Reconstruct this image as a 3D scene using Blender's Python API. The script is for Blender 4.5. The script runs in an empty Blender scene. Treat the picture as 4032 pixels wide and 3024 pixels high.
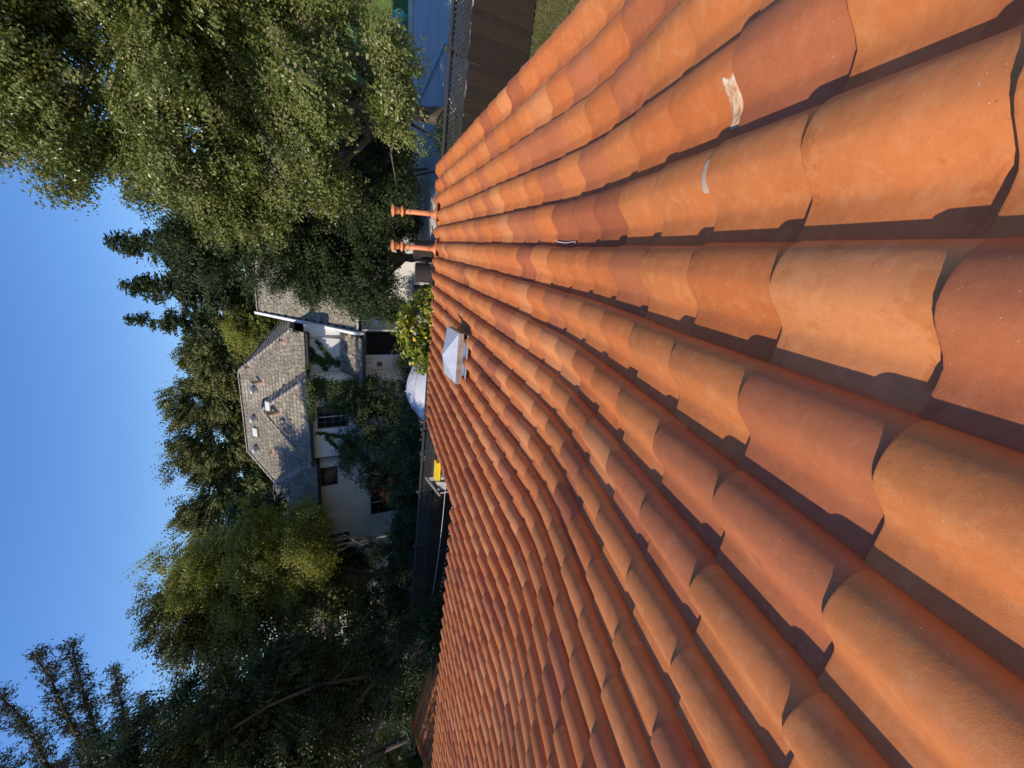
import bpy, bmesh, math, random
import numpy as np
from mathutils import Vector, Matrix

# ------------------------------------------------------------------ camera, sky, sun, exposure
scene = bpy.context.scene
col = scene.collection
R = math.radians
CAM_Z = 5.2

def set_camera():
    phi, yaw, roll = R(28.29), R(20.71), R(3.46)
    f = Vector((-math.sin(yaw) * math.cos(phi), math.cos(yaw) * math.cos(phi), -math.sin(phi)))
    r0 = Vector((math.cos(yaw), math.sin(yaw), 0))
    u0 = r0.cross(f)
    r = r0 * math.cos(roll) - u0 * math.sin(roll)
    u = u0 * math.cos(roll) + r0 * math.sin(roll)
    cd = bpy.data.cameras.new('camera')
    cd.sensor_width = 36.0
    cd.lens = 1514 / 4032 * 36.0
    cd.clip_start = 0.02
    cd.clip_end = 3000
    co = bpy.data.objects.new('camera', cd)
    col.objects.link(co)
    x, y, z = -u, r, -f          # the phone is held on its side: image right is down in the world
    co.matrix_world = Matrix(((x.x, y.x, z.x, 0), (x.y, y.y, z.y, 0), (x.z, y.z, z.z, CAM_Z), (0, 0, 0, 1)))
    scene.camera = co
set_camera()

SUN_EL = R(42.0)
SUN_TRAVEL = Vector((0.725, 0.69, 0)).normalized()     # horizontal direction the light travels
world = bpy.data.worlds.new('World')
scene.world = world
world.use_nodes = True
wn = world.node_tree.nodes
wl = world.node_tree.links
wn.clear()
sky = wn.new('ShaderNodeTexSky')
sky.sky_type = 'NISHITA'
sky.sun_disc = False
sky.sun_elevation = SUN_EL
sky.sun_rotation = math.atan2(-SUN_TRAVEL.x, -SUN_TRAVEL.y)
sky.altitude = 50
sky.air_density = 1.35
sky.dust_density = 0.1
sky.ozone_density = 4.0
bg = wn.new('ShaderNodeBackground')
bg.inputs['Strength'].default_value = 0.15
wo = wn.new('ShaderNodeOutputWorld')
hsv = wn.new('ShaderNodeHueSaturation')      # the phone camera's vivid rendering of the whole sky
hsv.inputs['Hue'].default_value = 0.515
hsv.inputs['Saturation'].default_value = 1.27
wl.new(sky.outputs[0], hsv.inputs['Color'])
wl.new(hsv.outputs[0], bg.inputs[0])
wl.new(bg.outputs[0], wo.inputs[0])

sd = bpy.data.lights.new('sun', 'SUN')
sd.energy = 4.3
sd.angle = R(0.53)
sd.color = (1.0, 0.88, 0.72)
so = bpy.data.objects.new('sun', sd)
col.objects.link(so)
sdir = Vector((SUN_TRAVEL.x * math.cos(SUN_EL), SUN_TRAVEL.y * math.cos(SUN_EL), -math.sin(SUN_EL)))
so.rotation_euler = sdir.to_track_quat('-Z', 'Y').to_euler()
so.location = (-20, -15, 30)

scene.view_settings.view_transform = 'Standard'
scene.view_settings.look = 'None'
scene.view_settings.gamma = 1.0
scene.view_settings.use_curve_mapping = False
scene.view_settings.exposure = 0.22
scene.cycles.max_bounces = 8
scene.cycles.transparent_max_bounces = 8

# ------------------------------------------------------------------ helpers
rng = np.random.default_rng(7)
random.seed(7)

def tag(o, label=None, cat=None, group=None, kind=None):
    if label: o['label'] = label
    if cat: o['category'] = cat
    if group: o['group'] = group
    if kind: o['kind'] = kind
    return o

def empty(name, loc=(0, 0, 0), label=None, cat=None, group=None, rz=0):
    o = bpy.data.objects.new(name, None)
    col.objects.link(o)
    o.location = loc
    o.rotation_euler = (0, 0, rz)
    o.empty_display_size = 0.1
    return tag(o, label, cat, group)

def link(name, me, parent=None, m=None):
    o = bpy.data.objects.new(name, me)
    col.objects.link(o)
    if parent is not None: o.parent = parent
    if m is not None and not me.materials: me.materials.append(m)
    return o

class MB:
    """collects vertices and faces, then becomes one mesh"""
    def __init__(s):
        s.v = []; s.f = []; s.m = []; s.sm = []
    def add(s, vs, fs, mi=0, smooth=False):
        b = len(s.v)
        s.v += [tuple(v) for v in vs]
        for f in fs:
            s.f.append([b + i for i in f]); s.m.append(mi); s.sm.append(smooth)
        return s
    def box(s, c, d, rot=None, mi=0):
        x, y, z = d[0] / 2, d[1] / 2, d[2] / 2
        vs = [Vector((i, j, k)) for i in (-x, x) for j in (-y, y) for k in (-z, z)]
        if rot is not None: vs = [rot @ v for v in vs]
        vs = [v + Vector(c) for v in vs]
        return s.add(vs, [(0, 1, 3, 2), (4, 6, 7, 5), (0, 4, 5, 1), (2, 3, 7, 6), (0, 2, 6, 4), (1, 5, 7, 3)], mi)
    def span(s, x0, x1, y0, y1, z0, z1, mi=0):
        return s.box(((x0 + x1) / 2, (y0 + y1) / 2, (z0 + z1) / 2), (abs(x1 - x0), abs(y1 - y0), abs(z1 - z0)), None, mi)
    def bar(s, a, b, w, h, mi=0, up=(0, 0, 1)):
        a, b = Vector(a), Vector(b)
        d = (b - a); L = d.length
        if L < 1e-6: return s
        d.normalize()
        side = d.cross(Vector(up))
        if side.length < 1e-4: side = d.cross(Vector((1, 0, 0)))
        side.normalize()
        u = side.cross(d).normalized()
        rot = Matrix((side, d, u)).transposed()
        return s.box((a + b) / 2, (w, L, h), rot, mi)
    def tube(s, pts, rad, n=8, mi=0, cap=True):
        pts = [Vector(p) for p in pts]
        if not hasattr(rad, '__len__'): rad = [rad] * len(pts)
        b = len(s.v)
        up = None
        for i, p in enumerate(pts):
            d = (pts[min(i + 1, len(pts) - 1)] - pts[max(i - 1, 0)]).normalized()
            if up is None:
                up = d.cross(Vector((0.31, 0.77, 0.2)))
                if up.length < .1: up = d.cross(Vector((1, 0, 0)))
            up = (up - d * up.dot(d)).normalized()
            w = d.cross(up)
            for k in range(n):
                a = 2 * math.pi * k / n
                s.v.append(tuple(p + (up * math.cos(a) + w * math.sin(a)) * rad[i]))
        for i in range(len(pts) - 1):
            for k in range(n):
                s.f.append([b + i * n + k, b + i * n + (k + 1) % n, b + (i + 1) * n + (k + 1) % n, b + (i + 1) * n + k])
                s.m.append(mi); s.sm.append(True)
        if cap:
            for base, rev in ((b, True), (b + (len(pts) - 1) * n, False)):
                f = [base + k for k in range(n)]
                s.f.append(f[::-1] if rev else f); s.m.append(mi); s.sm.append(False)
        return s
    def lathe(s, prof, c=(0, 0, 0), n=20, mi=0, smooth=True, axis=None):
        b = len(s.v); c = Vector(c)
        q = Vector((0, 0, 1)).rotation_difference(Vector(axis)) if axis is not None else None
        for r, z in prof:
            for k in range(n):
                a = 2 * math.pi * k / n
                p = Vector((r * math.cos(a), r * math.sin(a), z))
                if q: p = q @ p
                s.v.append(tuple(p + c))
        for i in range(len(prof) - 1):
            for k in range(n):
                s.f.append([b + i * n + k, b + i * n + (k + 1) % n, b + (i + 1) * n + (k + 1) % n, b + (i + 1) * n + k])
                s.m.append(mi); s.sm.append(smooth)
        return s
    def poly(s, vs, mi=0):
        return s.add(vs, [tuple(range(len(vs)))], mi)
    def mesh(s, name):
        me = bpy.data.meshes.new(name)
        me.from_pydata(s.v, [], s.f)
        me.polygons.foreach_set('material_index', s.m)
        me.polygons.foreach_set('use_smooth', s.sm)
        me.update()
        return me
    def build(s, name, mats, parent=None):
        me = s.mesh(name)
        for m in (mats if isinstance(mats, (list, tuple)) else [mats]): me.materials.append(m)
        return link(name, me, parent)

def np_mesh(name, V, F, mats, parent=None, smooth=False, mi=None):
    """V (n,3), F (m,4) quads"""
    me = bpy.data.meshes.new(name)
    n, m, k = len(V), len(F), F.shape[1]
    me.vertices.add(n); me.vertices.foreach_set('co', np.ascontiguousarray(V, np.float32).ravel())
    me.loops.add(m * k); me.loops.foreach_set('vertex_index', np.ascontiguousarray(F, np.int32).ravel())
    me.polygons.add(m)
    me.polygons.foreach_set('loop_start', np.arange(0, m * k, k, dtype=np.int32))
    me.polygons.foreach_set('use_smooth', np.full(m, smooth))
    if mi is not None: me.polygons.foreach_set('material_index', np.asarray(mi, np.int32))
    me.update(calc_edges=True)
    for x in (mats if isinstance(mats, (list, tuple)) else [mats]): me.materials.append(x)
    return link(name, me, parent)

# ------------------------------------------------------------------ materials
def mat(name, color, rough=0.7, var=0.0, vscale=4.0, bump=0.0, bscale=40.0, metal=0.0, spec=0.5, color2=None, detail=6, rnd=0.0, stretch=None, space='Object', transl=None):
    m = bpy.data.materials.new(name)
    m.use_nodes = True
    nt = m.node_tree; N = nt.nodes; Lk = nt.links
    b = N['Principled BSDF']
    b.inputs['Base Color'].default_value = (*color, 1)
    b.inputs['Roughness'].default_value = rough
    b.inputs['Metallic'].default_value = metal
    b.inputs['Specular IOR Level'].default_value = spec
    vec = None
    def coords():
        nonlocal vec
        if vec is None:
            if space == 'Geo':
                vec = N.new('ShaderNodeNewGeometry').outputs['Position']
            else:
                vec = N.new('ShaderNodeTexCoord').outputs['Object']
            if stretch:
                mp = N.new('ShaderNodeMapping'); mp.inputs['Scale'].default_value = stretch
                Lk.new(vec, mp.inputs['Vector']); vec = mp.outputs[0]
        return vec
    cs = None
    if var > 0 or color2 is not None:
        nz = N.new('ShaderNodeTexNoise'); nz.inputs['Scale'].default_value = vscale; nz.inputs['Detail'].default_value = detail
        Lk.new(coords(), nz.inputs['Vector'])
        rp = N.new('ShaderNodeValToRGB')
        c2 = color2 if color2 is not None else tuple(min(1, c * (1 + var)) for c in color)
        c1 = color if color2 is not None else tuple(c * (1 - var) for c in color)
        rp.color_ramp.elements[0].position = 0.33; rp.color_ramp.elements[0].color = (*c1, 1)
        rp.color_ramp.elements[1].position = 0.67; rp.color_ramp.elements[1].color = (*c2, 1)
        Lk.new(nz.outputs[0], rp.inputs[0]); cs = rp.outputs[0]
    if rnd > 0:
        oi = N.new('ShaderNodeObjectInfo')
        mr = N.new('ShaderNodeMapRange'); mr.inputs[3].default_value = 1 - rnd; mr.inputs[4].default_value = 1 + rnd
        Lk.new(oi.outputs['Random'], mr.inputs[0])
        hs = N.new('ShaderNodeHueSaturation')
        if cs is not None: Lk.new(cs, hs.inputs['Color'])
        else: hs.inputs['Color'].default_value = (*color, 1)
        Lk.new(mr.outputs[0], hs.inputs['Value']); cs = hs.outputs[0]
    if cs is not None: Lk.new(cs, b.inputs['Base Color'])
    if bump > 0:
        nb = N.new('ShaderNodeTexNoise'); nb.inputs['Scale'].default_value = bscale; nb.inputs['Detail'].default_value = 5
        Lk.new(coords(), nb.inputs['Vector'])
        bp = N.new('ShaderNodeBump'); bp.inputs['Strength'].default_value = bump; bp.inputs['Distance'].default_value = 0.02
        Lk.new(nb.outputs[0], bp.inputs['Height']); Lk.new(bp.outputs[0], b.inputs['Normal'])
    if transl:
        tr = N.new('ShaderNodeBsdfTranslucent'); tr.inputs[0].default_value = (*transl[0], 1)
        mx = N.new('ShaderNodeMixShader'); mx.inputs[0].default_value = transl[1]
        Lk.new(b.outputs[0], mx.inputs[1]); Lk.new(tr.outputs[0], mx.inputs[2])
        Lk.new(mx.outputs[0], N['Material Output'].inputs[0])
    return m

def tile_material(name, color, light, mott=1.0):
    """fired clay: base colour, pale blotches, dark specks, damp marks, fine grain"""
    m = bpy.data.materials.new(name); m.use_nodes = True
    nt = m.node_tree; N = nt.nodes; Lk = nt.links
    b = N['Principled BSDF']; b.inputs['Roughness'].default_value = 0.62; b.inputs['Specular IOR Level'].default_value = 0.35
    tc = N.new('ShaderNodeTexCoord'); oi = N.new('ShaderNodeObjectInfo')
    ml = N.new('ShaderNodeVectorMath'); ml.operation = 'SCALE'; ml.inputs['Scale'].default_value = 37.0
    cb = N.new('ShaderNodeCombineXYZ')
    for i in range(3): Lk.new(oi.outputs['Random'], cb.inputs[i])
    Lk.new(cb.outputs[0], ml.inputs[0])
    ad = N.new('ShaderNodeVectorMath'); Lk.new(tc.outputs['Object'], ad.inputs[0]); Lk.new(ml.outputs[0], ad.inputs[1])
    V = ad.outputs[0]
    def noise(sc, det, lo, hi):
        n = N.new('ShaderNodeTexNoise'); n.inputs['Scale'].default_value = sc; n.inputs['Detail'].default_value = det
        n.inputs['Roughness'].default_value = 0.62
        Lk.new(V, n.inputs['Vector'])
        r = N.new('ShaderNodeMapRange'); r.inputs[1].default_value = lo; r.inputs[2].default_value = hi
        Lk.new(n.outputs[0], r.inputs[0]); return r.outputs[0], n.outputs[0]
    def mix(fac, a, bcol, k=1.0):
        x = N.new('ShaderNodeMix'); x.data_type = 'RGBA'
        if k != 1.0:
            mm = N.new('ShaderNodeMath'); mm.operation = 'MULTIPLY'; mm.inputs[1].default_value = k
            Lk.new(fac, mm.inputs[0]); fac = mm.outputs[0]
        Lk.new(fac, x.inputs[0])
        if isinstance(a, tuple): x.inputs[6].default_value = (*a, 1)
        else: Lk.new(a, x.inputs[6])
        x.inputs[7].default_value = (*bcol, 1)
        return x.outputs[2]
    f1, _ = noise(20, 9, .50, .74)
    f0, _ = noise(3.2, 4, .35, .70)
    f2, _ = noise(60, 3, .40, .75)
    f3, _ = noise(150, 1, .735, .77)
    f4, _ = noise(6.5, 7, .60, .625)
    gt = N.new('ShaderNodeMath'); gt.operation = 'GREATER_THAN'; gt.inputs[1].default_value = .68; Lk.new(oi.outputs['Random'], gt.inputs[0])
    gm = N.new('ShaderNodeMath'); gm.operation = 'MULTIPLY'; Lk.new(f4, gm.inputs[0]); Lk.new(gt.outputs[0], gm.inputs[1]); f4 = gm.outputs[0]
    f5, _ = noise(210, 1, .76, .79)
    c = mix(f0, tuple(x * .90 for x in color), tuple(x * 1.06 for x in color), 1.0)
    c = mix(f1, c, light, 0.55 * mott)
    c = mix(f2, c, tuple(x * 1.18 for x in color), 0.5)
    c = mix(f4, c, tuple(x * y for x, y in zip(color, (.80, .66, .5))), 0.55)
    c = mix(f3, c, (.12, .06, .035), 0.45)
    c = mix(f5, c, (.80, .66, .50), 0.6)
    hs = N.new('ShaderNodeHueSaturation')
    mr = N.new('ShaderNodeMapRange'); mr.inputs[3].default_value = .94; mr.inputs[4].default_value = 1.06
    Lk.new(oi.outputs['Random'], mr.inputs[0]); Lk.new(mr.outputs[0], hs.inputs['Value']); Lk.new(c, hs.inputs['Color'])
    Lk.new(hs.outputs[0], b.inputs['Base Color'])
    nb = N.new('ShaderNodeTexNoise'); nb.inputs['Scale'].default_value = 420; nb.inputs['Detail'].default_value = 4
    nb2 = N.new('ShaderNodeTexNoise'); nb2.inputs['Scale'].default_value = 28; nb2.inputs['Detail'].default_value = 4
    Lk.new(V, nb.inputs['Vector']); Lk.new(V, nb2.inputs['Vector'])
    b1 = N.new('ShaderNodeBump'); b1.inputs['Strength'].default_value = .19; b1.inputs['Distance'].default_value = .0025
    b2 = N.new('ShaderNodeBump'); b2.inputs['Strength'].default_value = .25; b2.inputs['Distance'].default_value = .006
    Lk.new(nb2.outputs[0], b2.inputs['Height']); Lk.new(nb.outputs[0], b1.inputs['Height']); Lk.new(b2.outputs[0], b1.inputs['Normal'])
    Lk.new(b1.outputs[0], b.inputs['Normal'])
    return m

CLAY = [tile_material('clay_orange', (.575, .188, .052), (.69, .315, .125)),
        tile_material('clay_deep_orange', (.54, .160, .042), (.65, .275, .10)),
        tile_material('clay_peach', (.61, .228, .075), (.70, .34, .15)),
        tile_material('clay_mauve_brown', (.455, .142, .052), (.57, .235, .10), .7),
        tile_material('clay_dark_brown', (.385, .112, .042), (.50, .19, .085), .6)]
CLAY_P = [.42, .30, .12, .11, .05]
M = dict(
    clay_paint=mat('terracotta_paint', (.58, .205, .072), .5, .08, 8, .1, 60),
    felt=mat('roof_felt', (.05, .04, .038), .95),
    stucco=mat('white_stucco', (.74, .73, .70), .9, .06, 1.2, .35, 30),
    own_stucco=mat('cream_stucco', (.62, .55, .44), .9, .06, 2, .35, 30),
    white=mat('white_paint', (.80, .79, .76), .55, .05, 3),
    oldwhite=mat('weathered_white_paint', (.55, .54, .51), .6, .15, 5),
    galv=mat('galvanised_sheet', (.55, .58, .61), .45, .08, 9, .05, 30, .35),
    galv_old=mat('weathered_metal', (.33, .29, .24), .6, .25, 9, .1, 30, .3),
    glass=mat('window_glass', (.012, .014, .017), .06, spec=.6),
    dark=mat('dark_paint', (.030, .030, .034), .6),
    void=mat('dark_interior', (.010, .009, .009), .9),
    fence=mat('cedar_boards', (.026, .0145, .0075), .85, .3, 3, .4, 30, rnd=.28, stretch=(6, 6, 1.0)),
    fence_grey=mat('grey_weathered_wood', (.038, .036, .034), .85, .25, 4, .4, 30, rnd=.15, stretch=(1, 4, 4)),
    wood=mat('pale_planks', (.33, .31, .27), .8, .15, 4, .3, 25, rnd=.1),
    bark=mat('bark', (.085, .066, .05), .95, .4, 6, .8, 14, stretch=(1, 1, .35)),
    barkpale=mat('pale_bark', (.24, .21, .17), .95, .35, 6, .8, 14),
    yellow=mat('yellow_plastic', (.80, .56, .02), .45),
    alu=mat('aluminium', (.62, .60, .56), .4, .05, 6, metal=.5),
    shingle=mat('grey_slate_shingle', (.145, .123, .092), .9, .30, 7, .5, 24, color2=(.31, .275, .205), rnd=.25),
    shingle_lichen=mat('lichened_shingle', (.19, .17, .118), .9, .3, 8, .5, 24, color2=(.37, .34, .245), rnd=.2),
    cap=mat('ridge_cap_concrete', (.30, .265, .22), .9, .25, 5, .4, 24, rnd=.15),
    pinkclay=mat('pinkish_clay_vent', (.45, .27, .22), .8, .15, 8),
    canvas=mat('white_canvas', (.58, .59, .61), .85, .03, 3, .1, 60, transl=((.6, .6, .6), .12)),
    grass_ground=mat('lawn_soil', (.062, .070, .022), .95, .4, 1.5, .6, 18, color2=(.115, .115, .038), space='Geo'),
    lawn=mat('watered_lawn', (.085, .150, .028), .95, .3, 1.2, .5, 30, color2=(.14, .20, .045), space='Geo'),
    concrete=mat('driveway_concrete', (.42, .40, .37), .95, .12, .8, .3, 40, color2=(.52, .50, .47), space='Geo'),
    kerb=mat('kerb_concrete', (.50, .46, .38), .9, .12, 3, .3, 30),
    teal=mat('turquoise_plastic', (.06, .42, .40), .5),
    wicker=mat('dark_wicker', (.035, .026, .022), .8, .3, 30, .5, 90),
    cushion=mat('rust_cushion', (.10, .045, .032), .9, .2, 8),
    mortar=mat('pale_mortar', (.56, .30, .15), .95, .18, 26, .6, 60, color2=(.72, .56, .38)),
    tape=mat('flashing_strip', (.52, .37, .26), .5, .15, 14),
    cable=mat('pale_cable', (.52, .52, .53), .5),
    bulb=mat('clear_bulb', (.62, .62, .60), .2),
    twig=mat('dry_twig', (.10, .050, .026), .9),
    bird=mat('bird_feathers', (.03, .03, .035), .8),
    lemon=mat('lemon_skin', (.72, .50, .05), .45, .08, 20, .2, 90),
    plaque=mat('brick_red_plaque', (.27, .085, .045), .8, .2, 20),
    ventmetal=mat('dull_vent_metal', (.40, .41, .41), .5, .1, 9, metal=.3),
    barpaint=mat('brown_glazing_bars', (.16, .13, .10), .7),
    skyglass=mat('skylight_pane', (.62, .62, .60), .25, .05, 3),
    hose=mat('blue_hose', (.20, .42, .62), .5),
    rust=mat('brown_rust', (.10, .045, .025), .85, .3, 12),
)
def leaf_mat(name, c1, c2, tr, rough=.48, spec=.28, scale=.9, tfac=.22):
    return mat(name, c1, rough, .1, scale, color2=c2, spec=spec, space='Geo', detail=3, transl=(tr, tfac))
LEAF = dict(
    oak=leaf_mat('oak_leaves', (.125, .152, .030), (.225, .235, .070), (.22, .27, .04), .34, .45, .9, .30),
    oakdry=leaf_mat('dry_oak_leaves', (.22, .17, .09), (.33, .27, .17), (.2, .14, .06)),
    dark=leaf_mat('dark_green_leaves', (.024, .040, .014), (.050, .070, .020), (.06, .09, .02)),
    olive=leaf_mat('olive_leaves', (.095, .108, .030), (.175, .175, .052), (.18, .19, .04)),
    lime=leaf_mat('yellow_green_leaves', (.150, .175, .030), (.26, .26, .065), (.44, .44, .06), .4, .35, .9, .48),
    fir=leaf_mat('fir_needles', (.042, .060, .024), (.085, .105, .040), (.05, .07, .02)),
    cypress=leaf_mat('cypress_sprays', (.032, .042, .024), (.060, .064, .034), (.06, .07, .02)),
    lemon=leaf_mat('lemon_leaves', (.13, .18, .018), (.30, .31, .035), (.34, .36, .03), .35),
    ivy=leaf_mat('ivy_leaves', (.035, .062, .018), (.085, .120, .030), (.08, .12, .02)),
    rusty=leaf_mat('rusty_shrub_leaves', (.10, .042, .022), (.15, .065, .03), (.14, .05, .02)),
)
# ------------------------------------------------------------------ own house: the tiled roof the picture is taken from
DIP1, DIP2, SK, HP, TW, LIP0 = R(20.16), R(8.48), 2.6055, 0.8329, 0.3061, -0.498
BL = 0.45                                  # half length of the bend
def dip_at(s):
    t = min(1, max(0, (s - SK + BL) / (2 * BL)))
    return DIP1 + (DIP2 - DIP1) * t
_path = {}
def _build_path():
    n1 = Vector((0, math.sin(DIP1), math.cos(DIP1)))
    d1 = Vector((0, math.cos(DIP1), -math.sin(DIP1)))
    ss = np.arange(-3.0, 10.5, 0.01)
    p = d1 * (-3.0) - n1 * HP
    y, z = p.y, p.z
    Y, Z = [], []
    for s in ss:
        Y.append(y); Z.append(z)
        d = dip_at(s + .005)
        y += .01 * math.cos(d); z -= .01 * math.sin(d)
    return ss, np.array(Y), np.array(Z) + CAM_Z
PS, PY, PZ = _build_path()
def path(s):
    return float(np.interp(s, PS, PY)), float(np.interp(s, PS, PZ))
def joint(j):
    return 0.847 + .36 * j if j <= 5 else 2.647 + .348 * (j - 5)
def prof(x):
    """top of an S tile: crown on the right, shallow pan on the left"""
    if x >= 0:
        u = min(1, x / .094)
        return .012 + .065 * math.sqrt(max(0, 1 - u ** 2.2))
    a = -x
    if a < .128:
        return .077 * (0.5 + 0.5 * math.cos(math.pi * (a / .128) ** 1.12))
    return .010 * ((a - .128) / .112) ** 2
XS_N = np.concatenate([-np.array([.240, .222, .20, .175, .15, .135]), np.linspace(-.122, .06, 20), np.array([.068, .075, .081, .086, .090, .0925, .094])])
XS_F = np.concatenate([-np.array([.240, .19, .145]), np.linspace(-.115, .05, 9), np.array([.068, .082, .09, .094])])
TL, TT = .44, .015
def tile_arrays(xs, fine):
    ys = [0, TL * .5, TL - .006, TL] if fine else [0, TL - .006, TL]
    V, F = [], []
    nx = len(xs)
    lift = lambda y: .019 * (y / TL)
    for y in ys:
        for x in xs:
            V.append((x * (1 + .012 * y / TL), y, prof(x) + lift(y) - (.0018 if y == TL else 0)))
    for i in range(len(ys) - 1):
        for k in range(nx - 1):
            F.append((i * nx + k, i * nx + k + 1, (i + 1) * nx + k + 1, (i + 1) * nx + k))
    sm = len(F)
    b = len(V)                              # lower end: real thickness
    for x in xs: V.append((x * 1.012, TL, prof(x) + lift(TL) - .0018))
    for x in xs:
        e = 1e-3; sl = (prof(x + e) - prof(x - e)) / (2 * e) if -.239 < x < .093 else (-9 if x > 0 else 0)
        n = Vector((-sl, 1)).normalized()
        V.append((x * 1.012 - n.x * TT, TL, prof(x) + lift(TL) - n.y * TT))
    for k in range(nx - 1): F.append((b + k, b + k + 1, b + nx + k + 1, b + nx + k))
    b = len(V)                              # right lip
    x = xs[-1]
    V += [(x, 0, prof(x)), (x * 1.012, TL, prof(x) + lift(TL)), (x * 1.012 - TT, TL, prof(x) + lift(TL) - .004), (x - TT, 0, prof(x) - .004)]
    F.append((b, b + 1, b + 2, b + 3)[::-1])
    b = len(V)
    V += [(x, 0, prof(x)), (x * 1.012, TL, prof(x) + lift(TL)), (x * 1.012 - .002, TL, prof(x) + lift(TL) - .016), (x - .002, 0, prof(x) - .016)]
    F.append((b, b + 1, b + 2, b + 3))
    return np.array(V, np.float32), np.array(F, np.int32), sm
NV, NF, NSM = tile_arrays(XS_N, True)
FV, FF, FSM = tile_arrays(XS_F, False)

def tile_mesh(name, m, V=NV, F=NF, sm=NSM):
    me = bpy.data.meshes.new(name)
    me.from_pydata(V.tolist(), [], F.tolist())
    fl = np.zeros(len(F), bool); fl[:sm] = True
    me.polygons.foreach_set('use_smooth', fl)
    me.materials.append(m)
    me.update()
    return me
TILE_ME = [tile_mesh('roof_tile_' + m.name, m) for m in CLAY]
TILE_ME_FAR = [tile_mesh('small_roof_tile_' + m.name, m, FV, FF, FSM) for m in CLAY]

def skew(k):
    """the courses run slightly out of square"""
    return -.022 * max(-7, min(4, k))
def tile_matrix(k, j, jig=True):
    sb = joint(j) + skew(k); sa = sb - TL
    ya, za = path(sa); yb, zb = path(sb)
    drop = .055 if (j == 24) else 0
    d = Vector((0, yb - ya, zb - za)).normalized()
    x = Vector((1, 0, 0)); n = x.cross(d)
    o = Vector((LIP0 - TW * k - .094, ya, za)) - n * (.026 + drop)
    if j == 24: o += d * .075
    rot = Matrix((x, d, n)).transposed()
    if jig:
        rot = rot @ Matrix.Rotation(random.gauss(0, .0045), 3, 'Z') @ Matrix.Rotation(random.gauss(0, .010), 3, 'Y') @ Matrix.Rotation(random.gauss(0, .002), 3, 'X')
        o += x * random.gauss(0, .0022) + d * random.gauss(0, .004) + n * abs(random.gauss(0, .0012))
    return Matrix.Translation(o) @ rot.to_4x4()

house = empty('house', (0, 4, 0), 'low house with a wavy terracotta S-tile roof and an open patio cover', 'house')
HI = Matrix.Translation((0, -4, 0))
cam_inv = scene.camera.matrix_world.inverted()
FPX = 1514 / 4032 * 1024
tiles = []
for k in range(-7, 43):
    for j in range(-6, (25 if k <= 11 else 15)):
        tiles.append((k, j))
info = []
hold = {}
for (k, j) in tiles:
    ci = int(np.searchsorted(np.cumsum(CLAY_P), rng.random() * .999))
    mw = tile_matrix(k, j)
    c = cam_inv @ (mw @ Vector((0, TL * .6, .06)))
    area = 0
    if c.z < -.15:
        px, py = FPX * c.x / -c.z, FPX * c.y / -c.z
        if abs(px) < 560 and abs(py) < 430: area = 1 / c.z ** 2
    info.append([area, k, j, ci, mw])
# some tiles whose colour the photograph fixes (flashed brown, peach) along the columns next to the camera
fixed = {(-4, 1): 3, (-2, -1): 3, (-2, 0): 2, (0, 1): 3, (0, 0): 3, (1, 1): 3, (-3, 0): 0, (-3, 1): 0, (-2, 1): 1, (-5, 4): 3, (-5, 3): 0, (-4, 4): 0, (-4, 7): 3, (-3, 5): 4,
         (-3, 8): 3, (-2, 3): 3, (-1, 0): 3, (-1, 1): 0, (-1, -1): 0, (0, -1): 0, (1, 2): 3, (2, 2): 0, (-4, 0): 0, (-3, -1): 0, (-6, 3): 3, (-7, 4): 3, (-6, 2): 0, (-5, 2): 0, (-2, 2): 0, (3, 3): 1, (2, 3): 0}
for r in info:
    if (r[1], r[2]) in fixed: r[3] = fixed[(r[1], r[2])]
info.sort(key=lambda r: -r[0])
for area, k, j, ci, mw in info[:300]:
    o = link('roof_tile', TILE_ME[ci], house)
    o.matrix_world = mw
    o.matrix_basis = HI @ mw
rest = info[300:]
Vs, Fs, Ms = [], [], []
nv = 0
for area, k, j, ci, mw in rest:
    A = np.array(mw)
    Vs.append(FV @ A[:3, :3].T.astype(np.float32) + A[:3, 3].astype(np.float32) - np.array([0, 4, 0], np.float32))
    Fs.append(FF + nv); Ms.append(np.full(len(FF), ci)); nv += len(FV)
ro = np_mesh('roof_tile_field', np.concatenate(Vs), np.concatenate(Fs), CLAY, house, False, np.concatenate(Ms))
sm = np.zeros(len(FF), bool); sm[:FSM] = True
ro.data.polygons.foreach_set('use_smooth', np.tile(sm, len(rest)))
tag(ro, kind='stuff')

def roof_top(X, s):
    """world point and normal on top of the tiles"""
    kk = (LIP0 - X) / TW
    k = math.floor(kk); lx = (LIP0 - TW * k - .094); x = X - lx
    k = k if x > -.24 else k + 1
    j = 5
    for j in range(-6, 25):
        if joint(j) + skew(k) >= s: break
    fr = 1 - (joint(j) + skew(k) - s) / TL
    y, z = path(s); d = dip_at(s)
    n = Vector((0, math.sin(d), math.cos(d)))
    return Vector((X, y, z)) + n * (prof(min(.094, max(-.24, x))) - .026 + .022 * fr)

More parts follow.
